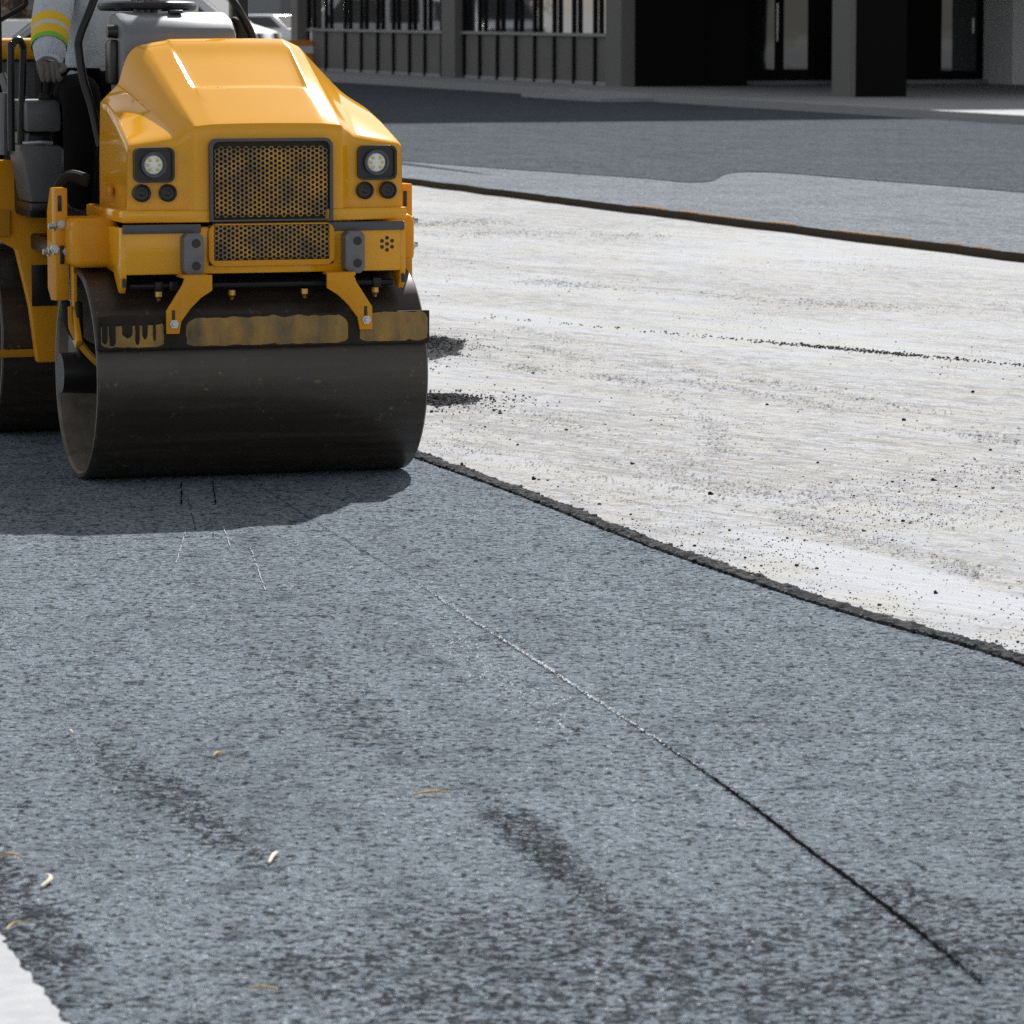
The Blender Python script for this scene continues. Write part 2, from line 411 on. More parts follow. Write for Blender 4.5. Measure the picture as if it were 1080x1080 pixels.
# thin line of tack coat left along the top of that edge
def strip(name, pts, w, z, mat, jitter=.3, kind='structure', seed=0.0, taper=0.0, parent=None, thick=0.0, gap=None):
    bm = BM(); prev = None; n = len(pts)
    for i, p in enumerate(pts):
        a = pts[max(0, i - 1)]; b = pts[min(n - 1, i + 1)]
        d = Vector((b[0] - a[0], b[1] - a[1]))
        d = d.normalized() if d.length else Vector((0, 1)); nr = Vector((d.y, -d.x))
        ww = w(i / (n - 1)) if callable(w) else w
        l = ww * .5 * (1 + jitter * 2 * noise.noise(Vector((p[0] * 31, p[1] * 31, seed))))
        r = ww * .5 * (1 + jitter * 2 * noise.noise(Vector((p[0] * 31, p[1] * 31, seed + 5))))
        cur = (bm.verts.new((p[0] - nr.x * l, p[1] - nr.y * l, z)), bm.verts.new((p[0] + nr.x * r, p[1] + nr.y * r, z)))
        if prev and not (gap and gap(i / (n - 1), p)): bm.faces.new((prev[0], prev[1], cur[1], cur[0]))
        prev = cur
    bm.normal_update()
    for f in bm.faces:
        if f.normal.z < 0: f.normal_flip()
    for v in [v for v in bm.verts if not v.link_faces]: bm.verts.remove(v)
    o = obj(name, bm, mat, smooth=0)
    if kind: tag(o, kind=kind)
    return o
strip('tack_line', [(p[0] + .03, p[1] + .04) for p in fe if 22 < p[1] < 36], .035, FAR_Z + .004, M['tack'], .6, gap=lambda t, p: noise.noise(Vector((p[0] * 2.3, p[1] * 2.3, 1))) < -.18)
# darker lane sheet against the kerb with a rounded end along its near edge
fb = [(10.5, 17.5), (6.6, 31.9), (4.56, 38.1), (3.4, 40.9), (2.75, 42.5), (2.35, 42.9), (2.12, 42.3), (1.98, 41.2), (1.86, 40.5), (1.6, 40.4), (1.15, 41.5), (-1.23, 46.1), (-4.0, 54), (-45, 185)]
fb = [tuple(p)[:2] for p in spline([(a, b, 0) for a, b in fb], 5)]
sheet('dark_lane', fb + [tuple(K0 - kd * 120 + kn * .05), tuple(K0 + kd * 70 + kn * .05)], FAR_Z + .006, M['dark_asphalt'])

# kerb and walkway in front of the building
KZ = .14
def along(o_, s, t, z): v = K0 + kd * s + Vector((.952, .305)) * t; return (v.x, v.y, z)
kb = BM()
def slab(bm, s0, s1, t0, t1, z0, z1, mi=0):
    v = [bm.verts.new(along(0, s, t, z)) for z in (z0, z1) for s, t in ((s0, t0), (s1, t0), (s1, t1), (s0, t1))]
    for q in ((0, 1, 2, 3), (4, 5, 6, 7), (0, 1, 5, 4), (1, 2, 6, 5), (2, 3, 7, 6), (3, 0, 4, 7)):
        f = bm.faces.new([v[i] for i in q]); f.material_index = mi
    return bm
slab(kb, -150, 60, 0, .22, -.05, KZ); fixn(kb); tag(obj('kerb', kb, M['kerb_conc'], smooth=0), kind='structure')
wk = BM(); slab(wk, -150, 60, .22, 40, -.05, KZ - .004); fixn(wk); tag(obj('walkway', wk, M['concrete'], smooth=0), kind='structure')
rp = BM(); slab(rp, -4.6, -.1, -.95, 0, -.05, .075); fixn(rp); tag(obj('ramp_apron', rp, M['white_concrete'], smooth=0), kind='structure')

# pale concrete pad whose ragged edge cuts the lower left corner
cp = interp([(-.52, 6.05), (-.73, 6.81), (-.92, 7.49), (-1.25, 8.6), (-2.6, 13)], .012)
cp = [jag(p, 0, .012, 14) for p in cp]
sheet('concrete_pad', cp + [(-9, 13), (-9, 6.05)], .006, M['white_concrete'])

# ------------------------------------------------------------------ joints, cracks and dust in the mat
seam = [(-.98, 15.3), (-.89, 14.76), (-.60, 13.5), (-.3, 12.27), (-.12, 11.45), (.05, 10.73), (.22, 9.98), (.38, 9.28), (.49, 8.75), (.59, 8.22), (.70, 7.66), (.80, 7.08)]
seam = [tuple(p)[:2] for p in spline([(a, b, 0) for a, b in seam], 40)]
seam = [jag(p, 0, .0025, 20) for p in seam]
strip('paving_joint', seam, lambda t: (.0024 + .0058 * min(1, max(0, (t - .55) / .25))) * min(1, (1.02 - t) * 9), .003, M['groove'], .45, gap=lambda t, p: t < .6 and noise.noise(Vector((p[0] * 22, p[1] * 22, 1))) < -.25)
ll = [tuple(p)[:2] for p in spline([(-1.42, 11.7, 0), (-1.004, 9.59, 0), (-.743, 8.22, 0), (-.505, 6.84, 0)], 100)]
def flecks(name, pts, n, w, smin, smax, mat, dens=None, z=.004):
    bm = BM(); m = len(pts)
    for _ in range(n):
        t = random.random()
        if dens and random.random() > dens(t): continue
        p = pts[min(m - 1, int(t * m))]; s = random.uniform(smin, smax)
        x = p[0] + random.gauss(0, w); y = p[1] + random.gauss(0, w * 2.5); a = random.random() * 6.28
        k = random.randint(4, 6)
        vs = [bm.verts.new((x + math.cos(a + 6.283 * j / k) * s * random.uniform(.5, 1.2), y + math.sin(a + 6.283 * j / k) * s * 1.6 * random.uniform(.5, 1.2), z + random.random() * .0015)) for j in range(k)]
        bm.faces.new(vs)
    o = obj(name, bm, mat, smooth=0); tag(o, kind='stuff'); return o
flecks('chalk_dust', seam, 3000, .0026, .001, .0032, M['chalk'], lambda t: max(0, 1 - abs(t - .47) / .2) ** .8)
scuff = [(-.10 + .2 * random.random(), 9.6 + 1.6 * random.random()) for _ in range(300)]
scuff = [(.0 + (y - 10.2) * -.16 + random.gauss(0, .045), y) for x, y in scuff]
flecks('scuff_dust', scuff, 260, .01, .001, .0032, M['chalk'])
flecks('loose_dust', [(random.uniform(-1.6, 1.4), random.uniform(6.8, 14)) for _ in range(600)], 420, .0, .001, .0025, M['chalk'])
M['pale_dust'] = plain('pale_dust', (.29, .32, .345), .95, var=.2, vscale=60, spec=0)
flecks('roller_mark', ll, 2400, .012, .0008, .003, M['pale_dust'], lambda t: .6 + .4 * noise.noise(Vector((t * 7, 0, 0))))
M['pale_chalk'] = plain('pale_chalk', (.42, .43, .44), .95, var=.3, vscale=90, spec=0)
def crack(pts, w, mat, seed):
    pp = interp(pts, .03); pp = [(p[0] + noise.noise(Vector((p[1] * 9, seed, 0))) * .004, p[1]) for p in pp]
    return strip('hairline_crack' if mat is M['groove'] else 'dust_line', pp, w * .42, .004, mat, .5, seed=seed, gap=lambda t, p: noise.noise(Vector((p[1] * 14, seed, 4))) < -.12)
crack([(-1.15, 14.75), (-1.10, 14.1)], .012, M['groove'], 1)
crack([(-1.045, 14.8), (-.985, 14.1)], .011, M['groove'], 2)
crack([(-1.0, 14.0), (-.93, 13.2)], .004, M['groove'], 2.5)
crack([(-1.095, 14.3), (-1.0, 13.4)], .005, M['groove'], 3)
crack([(-.93, 13.3), (-.80, 12.9)], .007, M['groove'], 4)
crack([(-.92, 13.5), (-.86, 12.95)], .006, M['pale_chalk'], 5)
crack([(-.80, 12.95), (-.70, 12.0)], .006, M['pale_chalk'], 6)
crack([(-1.03, 13.35), (-1.0, 12.6)], .005, M['pale_chalk'], 7)
flecks('joint_crumbs', seam, 2400, .0065, .001, .0032, M['groove'], lambda t: min(1, max(.05, (t - .56) / .12)))
# darker open joint in the foreground
d2 = [tuple(p)[:2] for p in spline([(-.05, 8.62, 0), (.06, 8.22, 0), (.17, 7.75, 0), (.29, 7.2, 0)], 60)]
flecks('open_joint', d2, 420, .012, .001, .0045, M['pit'], lambda t: max(.1, 1 - t * 1.2))
d3 = [tuple(p)[:2] for p in spline([(-.83, 9.4, 0), (-.7, 8.9, 0), (-.57, 8.45, 0), (-.46, 8.1, 0)], 60)]
flecks('coarse_streak', d3, 260, .03, .001, .004, M['pit'])

# ------------------------------------------------------------------ stones and crumbs on the milled ground
def pebble(bm, x, y, z, s, mi=0):
    b = bmesh.new(); bmesh.ops.create_icosphere(b, subdivisions=1, radius=1)
    sx, sy, sz = s * random.uniform(.7, 1.3), s * random.uniform(.7, 1.3), s * random.uniform(.5, .9)
    for v in b.verts:
        k = random.uniform(.72, 1.15); v.co = Vector((v.co.x * sx * k, v.co.y * sy * k, v.co.z * sz * k))
    merge(bm, b, Matrix.Translation((x, y, z + sz * .55)) @ Matrix.Rotation(random.random() * 6.28, 4, 'Z'), mi)
def edge_x(y):
    for a, b in zip(edge[:-1], edge[1:]):
        if a[1] <= y <= b[1]: return a[0] + (b[0] - a[0]) * (y - a[1]) / (b[1] - a[1])
    return edge[-1][0] if y > 20 else edge[0][0]
M['stone'] = plain('pale_stone', (.42, .385, .33), .9, var=.45, vscale=6)
M['grit_stone'] = plain('grit_stone', (.12, .118, .115), .9, var=.5, vscale=6, spec=.1)
M['tan_stone'] = plain('tan_stone', (.40, .27, .12), .9, var=.4, vscale=6)
gb = BM(); cnt = 0
protos = []
for k in range(7):
    b = bmesh.new(); bmesh.ops.create_icosphere(b, subdivisions=1, radius=1)
    for v in b.verts: v.co *= random.uniform(.65, 1.15); v.co.z *= .6
    protos.append(([v.co.copy() for v in b.verts], [[v.index for v in f.verts] for f in b.faces])); b.free()
def quick(bm, x, y, z, s, mi):
    vs, fs = random.choice(protos); a = random.random() * 6.28; ca, sa = math.cos(a), math.sin(a)
    q = [bm.verts.new((x + (v.x * ca - v.y * sa) * s, y + (v.x * sa + v.y * ca) * s, z + (v.z + .45) * s)) for v in vs]
    for f in fs: bm.faces.new([q[i] for i in f]).material_index = mi
while cnt < 9000:
    y = 9.5 + 21 * random.random() ** 1.5; xm = 540 / 4500 * y * 1.05
    ex = edge_x(y) + .03
    if ex > xm: continue
    x = random.uniform(ex, xm)
    d = x - ex
    cl = noise.noise(Vector((x * 1.1, y * .55, 2.0))) + .35 * noise.noise(Vector((x * 4, y * 3, 5)))
    pr = .10 + max(0, cl) * 1.5 + 1.1 * math.exp(-d / .14)
    if random.random() > pr: continue
    s = random.uniform(.0013, .0036) if random.random() < .965 else random.uniform(.004, .007)
    r = random.random(); mi = 0 if r < .14 else (1 if r < .42 else (2 if r < .52 else 3))
    quick(gb, x, y, BASE_Z, s, mi); cnt += 1
tag(obj('loose_gravel', gb, [M['crumb'], M['stone'], M['tan_stone'], M['grit_stone']], smooth=0), kind='stuff')
M['grit'] = plain('track_grit', (.185, .19, .20), .95, var=.5, vscale=40, spec=0)
def sp2(P_, n=40): return [tuple(p)[:2] for p in spline([(a, b, 0) for a, b in P_], n)]
tg = BM()
def track(pts, n, w, s0, s1, sd=0):
    pts = sp2(pts)
    m = len(pts)
    for _ in range(int(n * 2.2)):
        t = random.random()
        if random.random() > max(.05, min(1, .45 + 1.3 * noise.noise(Vector((t * 6, sd, 0))))): continue
        p = pts[min(m - 1, int(t * m))]; s_ = random.uniform(s0, s1) * random.choice((.35, .5, .7, .9))
        x = p[0] + random.gauss(0, w * 1.25); y = p[1] + random.gauss(0, w * 3); a_ = random.random() * 6.28; k = random.randint(4, 6)
        tg.faces.new([tg.verts.new((x + math.cos(a_ + 6.283 * j / k) * s_ * random.uniform(.5, 1.2), y + math.sin(a_ + 6.283 * j / k) * s_ * 1.6 * random.uniform(.5, 1.2), BASE_Z + .003 + random.random() * .002)) for j in range(k)])
track([(.0, 20.3), (.27, 19.84), (.6, 19.34), (.79, 17.75), (.82, 16.23)], 900, .035, .003, .011, 1)
track([(.1, 26.7), (.35, 26.36), (1.24, 25.32), (1.96, 24.5), (2.91, 24.19)], 900, .06, .004, .016, 2)
track([(0.0, 22.82), (.73, 20.37), (1.36, 19.0), (2.07, 17.15)], 800, .03, .003, .011, 3)
track([(.1, 21.53), (.78, 19.49), (1.38, 18.18), (2.0, 16.59)], 900, .035, .003, .011, 4)
track([(-.75, 33.8), (-.45, 33.97), (-.11, 34.27)], 500, .10, .008, .02, 5)
track([(-.5, 31.85), (.14, 32.53), (1.06, 31.85)], 700, .14, .006, .018, 6)
track([(.9, 14.38), (1.18, 13.48), (1.51, 12.47)], 900, .03, .002, .008, 7)
track([(-.37, 18.63), (.08, 17.75), (.51, 16.23), (.74, 14.95)], 1500, .09, .002, .009, 8)
track([(.6, 15.3), (.8, 14.95), (1.22, 15.1), (1.95, 15.7)], 1300, .07, .002, .009, 9)
track([(-.26, 16.59), (.21, 15.57), (.68, 13.85)], 900, .05, .002, .008, 10)
for k in range(11):
    y0 = 14.75 - k * .085; x0 = .95 + k * .06
    track([(x0, y0 - .2), (x0 + .12, y0 + .02), (x0 + .26, y0 + .28)], 70, .008, .002, .007, 20 + k)
tag(obj('track_grit', tg, M['grit'], smooth=0), kind='stuff')
ec = BM()
for _ in range(2600):
    p = random.choice(edge_d)
    if p[1] > 22: continue
    d = random.gauss(.02, .03) if random.random() < .8 else abs(random.gauss(.05, .06))
    cl = noise.noise(Vector((p[0] * 5, p[1] * 5, 8)))
    if random.random() > .55 + cl: continue
    quick(ec, p[0] + d, p[1] + random.gauss(0, .02), .004 if d < -.0 else (-.01 if d < .025 else BASE_Z), random.uniform(.002, .0075), 0)
tag(obj('edge_crumbs', ec, M['crumb'], smooth=0), kind='stuff')
# dark line of spilt asphalt along a wheel track
sb = BM()
for _ in range(2600):
    t = random.random()
    k = .06 + .9 * math.exp(-((t - .60) / .10) ** 2) + .6 * math.exp(-((t - .98) / .05) ** 2) + .10 * (t > .3)
    if random.random() > k: continue
    x = -.15 + t * 3.1 + random.gauss(0, .03); y = 23.6 - t * 3.9 + random.gauss(0, .05 + .05 * noise.noise(Vector((t * 12, 0, 0))))
    quick(sb, x, y, BASE_Z, random.uniform(.0025, .008) * (1.4 if random.random() < .06 else 1), 0)
tag(obj('spilt_asphalt', sb, M['crumb'], smooth=0), kind='stuff')

def heap(name, cx, cy, rx, ry, hgt, label):
    bm = BM(); N = 44; g = []
    for i in range(N + 1):
        row = []
        for j in range(N + 1):
            u, v = i / N * 2 - 1, j / N * 2 - 1
            r = math.hypot(u, v); k = max(0, 1 - r * (1 + .35 * noise.noise(Vector((u * 3, v * 3, cx)))))
            z = hgt * k ** .9 * (1 + .7 * noise.noise(Vector((u * 9, v * 9, 4)))) - .012
            row.append(bm.verts.new((u * rx, v * ry, z + .012 * noise.noise(Vector((u * 26, v * 26, 1))) * (k > 0))))
        g.append(row)
    for i in range(N):
        for j in range(N): bm.faces.new((g[i][j], g[i + 1][j], g[i + 1][j + 1], g[i][j + 1]))
    for _ in range(900):
        a = random.random() * 6.28; r = abs(random.gauss(0, .85))
        quick(bm, math.cos(a) * r * rx, math.sin(a) * r * ry, max(0, hgt * (1 - r) * .9), random.uniform(.002, .007) * (1.6 if random.random() < .07 else 1), 0)
    fixn(bm)
    o = obj(name, bm, M['loose_asphalt'], smooth=0); o.location = (cx, cy, BASE_Z); tag(o, label, 'asphalt heap'); return o
heap('asphalt_heap', -.40, 21.4, .20, .75, .055, 'rounded heap of dark loose asphalt on pale ground beside the scraper end')
heap('asphalt_heap', -.33, 18.5, .27, .35, .030, 'flat spread of dark loose asphalt beside the front drum')

CL = [(.079, 15.378, .017), (.098, 15.36, .011), (-.188, 15.878, .015), (-.102, 15.25, .012), (.10, 19.9, .017), (.872, 12.974, .013), (.93, 12.9, .010), (1.526, 15.346, .016),
      (1.62, 17.6, .016), (.45, 15.9, .014), (.70, 14.9, .014), (1.24, 12.35, .012), (1.05, 12.1, .011), (1.41, 11.6, .011), (.30, 14.6, .012), (1.85, 16.4, .013), (.22, 17.2, .015), (-.05, 17.9, .014), (1.1, 18.3, .015), (2.05, 18.9, .015), (.58, 13.45, .010), (1.3, 14.1, .012), (1.22, 13.6, .010), (.02, 16.6, .013)]
for i, (x, y, s) in enumerate(CL):
    bm = BM(); s *= .62
    for q in range(3): pebble(bm, random.uniform(-.4, .4) * s, random.uniform(-.4, .4) * s, 0, s * random.uniform(.6, 1))
    o = obj('asphalt_crumb', bm, M['crumb'], smooth=0); o.location = (x, y, BASE_Z)
    tag(o, 'small dark asphalt crumb lying alone on the pale milled ground', 'asphalt crumb', 'asphalt crumbs scattered on the pale ground')

# ------------------------------------------------------------------ straw and chips on the new mat
M['straw'] = plain('straw', (.62, .40, .14), .7, var=.2, vscale=80)
M['chip'] = plain('wood_chip', (.72, .64, .48), .7, var=.15, vscale=80)
def straw(name, a, b, w, mat, label, cat, curve=0.0, z=.006):
    bm = BM(); A, B = Vector((*a, z)), Vector((*b, z)); mid = (A + B) / 2; d = B - A
    m2 = mid + Vector((-d.y, d.x, 0)) * curve + Vector((0, 0, .004))
    o0 = mid.copy(); o0.z = 0
    tube(bm, [A - o0, m2 - o0, B - o0], [w * .6, w, w * .5], 6, 6)
    o = obj(name, bm, mat); o.location = o0; tag(o, label, cat); return o
straw('straw', (-.209, 8.816), (-.130, 8.845), .0028, M['straw'], 'longest golden straw lying across the middle of the new asphalt', 'straw')
straw('wood_chip', (-.469, 8.099), (-.459, 8.205), .0042, M['chip'], 'pale upright-looking wood chip below the long golden straw', 'wood chip')
straw('wood_chip', (-.884, 7.876), (-.886, 7.985), .0042, M['chip'], 'pale curved wood chip near the white concrete corner', 'wood chip', -.12)
straw('straw', (-1.0, 8.173), (-.955, 8.164), .003, M['straw'], 'straight pale straw at the left edge above the concrete corner', 'straw')
straw('straw', (-.659, 9.283), (-.638, 9.325), .003, M['straw'], 'short orange straw on the asphalt left of the long golden one', 'straw', .05)
straw('straw', (-.444, 7.037), (-.392, 7.03), .0022, M['straw'], 'thin golden straw nearest the bottom edge of the asphalt', 'straw')
straw('wood_chip', (-1.014, 9.60), (-.998, 9.58), .0035, M['chip'], 'tiny pale chip on the faint light line in the asphalt', 'wood chip')
straw('straw', (-.905, 7.50), (-.87, 7.56), .002, M['straw'], 'bent brown straw touching the tip of the concrete corner', 'straw', .15)

# ------------------------------------------------------------------ the road roller
T = .305; C0 = Vector((-.967, 15.1, 0))
RR = empty('road_roller', C0, T)
tag(RR, 'yellow tandem road roller pressing fresh asphalt with its wide steel drum', 'road roller')
U0 = .012

def drum(name, y):
    bm = BM(); W = .59; r = .371
    prof = [(-W + .30, .10), (-W + .30, .335), (-W + .008, .345), (-W, .352), (-W, r - .006), (-W + .006, r), (W - .006, r), (W, r - .006), (W, .352), (W - .008, .345), (W - .30, .335), (W - .30, .10)]
    lathe(bm, prof, 'x', (0, 0, 0), 128)
    fixn(bm)
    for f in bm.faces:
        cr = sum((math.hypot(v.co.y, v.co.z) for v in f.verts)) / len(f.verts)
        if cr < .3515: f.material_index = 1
    o = obj(name, bm, [M['drum'], M['lightened_inner']], RR); o.location = (0, y, r)
    for s in (-1, 1):
        hb = BM()
        lathe(hb, [(s * (W - .301), .0), (s * (W - .301), .16), (s * (W - .26), .16), (s * (W - .25), .11), (s * (W - .18), .11), (s * (W - .18), 0)], 'x', (0, 0, 0), 32)
        for k in range(8):
            a = k * math.pi / 4
            lathe(hb, [(s * (W - .302), .0), (s * (W - .302), .013), (s * (W - .285), .013), (s * (W - .285), 0)], 'x', (0, .22 * math.cos(a), .22 * math.sin(a)), 6)
        fixn(hb); obj('drum_hub', hb, M['lightened_inner'], o)
    return o
drum('front_drum', 0); drum('rear_drum', 1.75)

# --- frame under the hood
fb_ = BM()
box(fb_, (U0, .0, .82), (.94, .54, .14), bev=.01)
box(fb_, (U0, .75, .62), (.34, 1.0, .22), bev=.02)
obj('chassis', fb_, M['black_paint'], RR)

# --- bumper: front plate, returning sides that taper to a point
bp = BM()
box(bp, (U0 - .002, -.305, .8125), (.985, .05, .163), bev=.008)
for s in (-1, 1):
    prism(bp, [(-.328, .893), (-.328, .735), (-.318, .69), (-.30, .668), (-.275, .672), (-.20, .735), (-.06, .745), (-.06, .893)], 'x', U0 + s * .498 - .010, U0 + s * .498 + .010, bev=.003)
bump_o = obj('bumper', bp, M['yellow'], RR)
for s in (-1, 1):
    sl = BM(); prism(sl, [(-.3275, .72), (-.3275, .69), (-.333, .69), (-.333, .72)], 'x', U0 + s * .498 - .006, U0 + s * .498 + .006)
    obj('slot', sl, M['black_plastic'], bump_o)
for s in (-1, 1):
    st = BM(); box(st, (U0 + s * .365, -.333, .889), (.275, .012, .031), bev=.004); obj('rubber_strip', st, M['dark_grey'], bump_o)
for k in range(7):
    hn = BM()
    a = k * math.pi / 3 + math.pi / 6; q = (0, 0) if k == 6 else (math.cos(a) * .021, math.sin(a) * .021)
    lathe(hn, [(-.3315, 0), (-.3315, .0068), (-.325, .0068)], 'y', (.452 + q[0], 0, .825 + q[1]), 12)
    obj('horn_hole', hn, M['black_plastic'], bump_o)

# --- perforated plates
def perforated(name, u0, u1, z0, z1, y, parent, pitch=.0168, r=.0062, slant=0.0, th=.003):
    bm = BM(); dx = pitch * math.sqrt(3) / 2; nc = int((u1 - u0) / dx); dx = (u1 - u0) / nc
    nr = int((z1 - z0) / pitch)
    rad = pitch / math.sqrt(3)
    for c in range(nc):
        for rr_ in range(nr):
            cx = u0 + dx * (c + .5); cz = z0 + pitch * (rr_ + .5 + (.5 if c % 2 else 0))
            if cz + pitch * .5 > z1 + pitch * .5: continue
            out = []; inn = []; inb = []
            for k in range(12):
                a = k * math.pi / 6
                hr = rad * math.cos(math.pi / 6) / math.cos(((a + math.pi / 6) % (math.pi / 3)) - math.pi / 6) if k % 2 else rad
                hr = rad if k % 2 == 0 else rad * math.cos(math.pi / 6)
                out.append(bm.verts.new((cx + math.cos(a) * hr, y, cz + math.sin(a) * hr)))
                inn.append(bm.verts.new((cx + math.cos(a) * r, y, cz + math.sin(a) * r)))
                inb.append(bm.verts.new((cx + math.cos(a) * r, y + th, cz + math.sin(a) * r)))
            for k in range(12):
                k2 = (k + 1) % 12
                bm.faces.new((out[k], out[k2], inn[k2], inn[k])); bm.faces.new((inn[k], inn[k2], inb[k2], inb[k]))
    bmesh.ops.remove_doubles(bm, verts=bm.verts, dist=.0004)
    fixn(bm)
    return obj(name, bm, M['grille'], parent, smooth=0)

# --- hood: lofted cage, subdivided with creases
def hood():
    bm = BM(); crease = bm.edges.layers.float.new('crease_edge')
    # profile of one half from the foot to the centre line, interpolated from front to rear
    def lerp(a, b, t): return a + (b - a) * t
    def pw(y, T_):
        for (a, va), (b, vb) in zip(T_[:-1], T_[1:]):
            if y <= b: return lerp(va, vb, max(0, (y - a) / (b - a)))
        return T_[-1][1]
    rows = []
    for y in (-.300, -.284, -.17, -.062, -.048, .08, .19, .255, .300):
        t = (y + .3) / .6
        zc = pw(y, [(-.3, 1.246), (-.284, 1.265), (-.055, 1.374), (.19, 1.492), (.255, 1.524), (.30, 1.538)])
        zs = pw(y, [(-.3, 1.158), (-.284, 1.174), (-.055, 1.248), (.08, 1.284), (.2, 1.305), (.3, 1.312)])
        zv = pw(y, [(-.3, 1.192), (-.284, 1.208), (-.055, 1.290), (.1, 1.332), (.3, 1.378)])
        low = .009 if -.05 < y < .24 else 0.0
        def half(s):
            uf = lerp(.288, .360 if s < 0 else .318, t); zf = lerp(1.212, 1.487 if s < 0 else 1.440, t) + (.016 if y > -.3 else 0)
            ze = zc - .010 - .010 * t
            po = lerp(.20, .222, t)
            return [(lerp(.494, .466, t), .925), (lerp(.492, .465, t), (.925 + zs) / 2), (lerp(.490, .460, t), zs), (lerp(.405, .428, t), lerp(zs, zv, .42) + .004),
                    (lerp(.314, .394, t), zv), (uf, zf), (lerp(.262, .300 if s < 0 else .272, t), ze - (0 if s < 0 else .012 * t)), (po, zc - .004 - .004 * t), (po - .013, zc - .003 - low)]
        pts = [(-u, z) for u, z in half(-1)] + [(0, zc - low * .9)] + [(u, z) for u, z in half(1)[::-1]]
        rows.append([bm.verts.new((U0 + .018 + u, y + (.022 if (y == -.300 and abs(u) > .46) else (-.022 if y == -.3 and abs(u) < .27 else 0)), z)) for u, z in pts])
    n = len(rows[0])
    for r0, r1 in zip(rows[:-1], rows[1:]):
        for j in range(n - 1): bm.faces.new((r0[j], r0[j + 1], r1[j + 1], r1[j]))
    # front face: columns joined down to the base line
    r0 = rows[0]
    zr = [.925, 1.04]
    def front_row(z):
        out = []
        for j, v in enumerate(r0): out.append(bm.verts.new((v.co.x, v.co.y, z)))
        return out
    # left/right base verts of r0 double as the ends of the lower rows
    colz = []
    for j in range(2, n - 2):
        v = r0[j]; x = v.co.x
        chain = [v]
        if j == 2: chain += [r0[1], r0[0]]
        elif j == n - 3: chain += [r0[n - 2], r0[n - 1]]
        else: chain += [bm.verts.new((x, v.co.y - (.004 if 6 <= j <= n - 7 else 0), r0[1].co.z)), bm.verts.new((x, v.co.y - (.004 if 6 <= j <= n - 7 else 0), .925))]
        colz.append(chain)
    for a, b in zip(colz[:-1], colz[1:]):
        for k in range(2): bm.faces.new((a[k], a[k + 1], b[k + 1], b[k]))
    # rear closing wall
    r9 = rows[-1]; cen = [bm.verts.new((v.co.x, v.co.y, .925)) for v in r9[3:n - 3]]
    bm.faces.new((r9[0], r9[1], r9[2], r9[3], cen[0]))
    for k in range(len(cen) - 1): bm.faces.new((r9[3 + k], r9[4 + k], cen[k + 1], cen[k]))
    bm.faces.new((r9[n - 1], r9[n - 2], r9[n - 3], r9[n - 4], cen[-1]))
    fixn(bm)
    def setc(a, b, v):
        e = bm.edges.get((a, b))
        if e: e[crease] = v
    for j in range(2, n - 3): setc(r0[j], r0[j + 1], .62)
    for a, b in zip(rows[:-1], rows[1:]):
        for j in (2, n - 3): setc(a[j], b[j], .55)
        for j in (4, n - 5): setc(a[j], b[j], .5)
        for j in (6, n - 7): setc(a[j], b[j], .55)
        if a is not rows[0] and a is not rows[1]:
            for j in (7, 8, n - 8, n - 9): setc(a[j], b[j], .8)
        for j in (0, n - 1): setc(a[j], b[j], 1)
    for j in range(n - 1): setc(r9[j], r9[j + 1], .8)
    for q in (3, 4):
        for j in range(8, n - 9): setc(rows[q][j], rows[q][j + 1], .8)
    for k in (0, 1):
        for ch in (colz[0], colz[-1]): setc(ch[k], ch[k + 1], .55)
        for q in (2, 4, len(colz) - 3, len(colz) - 5): setc(colz[q][k], colz[q][k + 1], .6)
    for a, b in zip(colz[:-1], colz[1:]): setc(a[2], b[2], 1)
    o = obj('hood', bm, M['yellow'], RR, smooth=0)
    o.data.shade_smooth()
    md = o.modifiers.new('sub', 'SUBSURF'); md.levels = 3; md.render_levels = 3; md.subdivision_type = 'CATMULL_CLARK'
    dg = bpy.context.evaluated_depsgraph_get(); me = bpy.data.meshes.new_from_object(o.evaluated_get(dg))
    o.modifiers.clear(); old = o.data; o.data = me; me.name = 'hood'; me.shade_smooth()
    return o
hood_o = hood()
HU = U0 + .012
# flange round the foot of the hood
def flange(s):
    pts = [(-.205, -.336), (-.33, -.330), (-.508, -.302), (-.512, .285), (-.47, .285), (-.47, -.25), (-.205, -.27)]
    fl = BM(); prism(fl, [(HU + s * u, y) for u, y in pts], 'z', .909, .952, bev=.007)
    obj('hood_flange', fl, M['yellow'], hood_o)
flange(1); flange(-1)

# grille with rounded frame
GU = .034
gr = BM()
def rrect(u0, u1, z0, z1, r, n=6, taper=0.0, lower=True):
    pts = []
    for (cx, cz, a0) in ((u1 - r, z1 - r, 0), (u0 + r, z1 - r, 90), (u0 + (r if lower else .002), z0 + (r if lower else .002), 180), (u1 - (r if lower else .002), z0 + (r if lower else .002), 270)):
        rr = r if (lower or a0 < 180) else .002
        for k in range(n + 1):
            a = R(a0 + 90 * k / n); pts.append((cx + math.cos(a) * rr, cz + math.sin(a) * rr))
    return pts
def frame(bm, outer, inner, y0, y1, mi=0):
    n = len(outer)
    for ya, yb, P, Q in ((y0, y0, outer, inner), (y0, y1, outer, outer), (y0, y1, inner, inner), (y1, y1, inner, outer)):
        a = [bm.verts.new((p[0], ya, p[1])) for p in P]; b = [bm.verts.new((p[0], yb, p[1])) for p in Q]
        for i in range(n): bm.faces.new((a[i], a[(i + 1) % n], b[(i + 1) % n], b[i])).material_index = mi
    bmesh.ops.remove_doubles(bm, verts=bm.verts, dist=.0001); fixn(bm)
YG = -.350
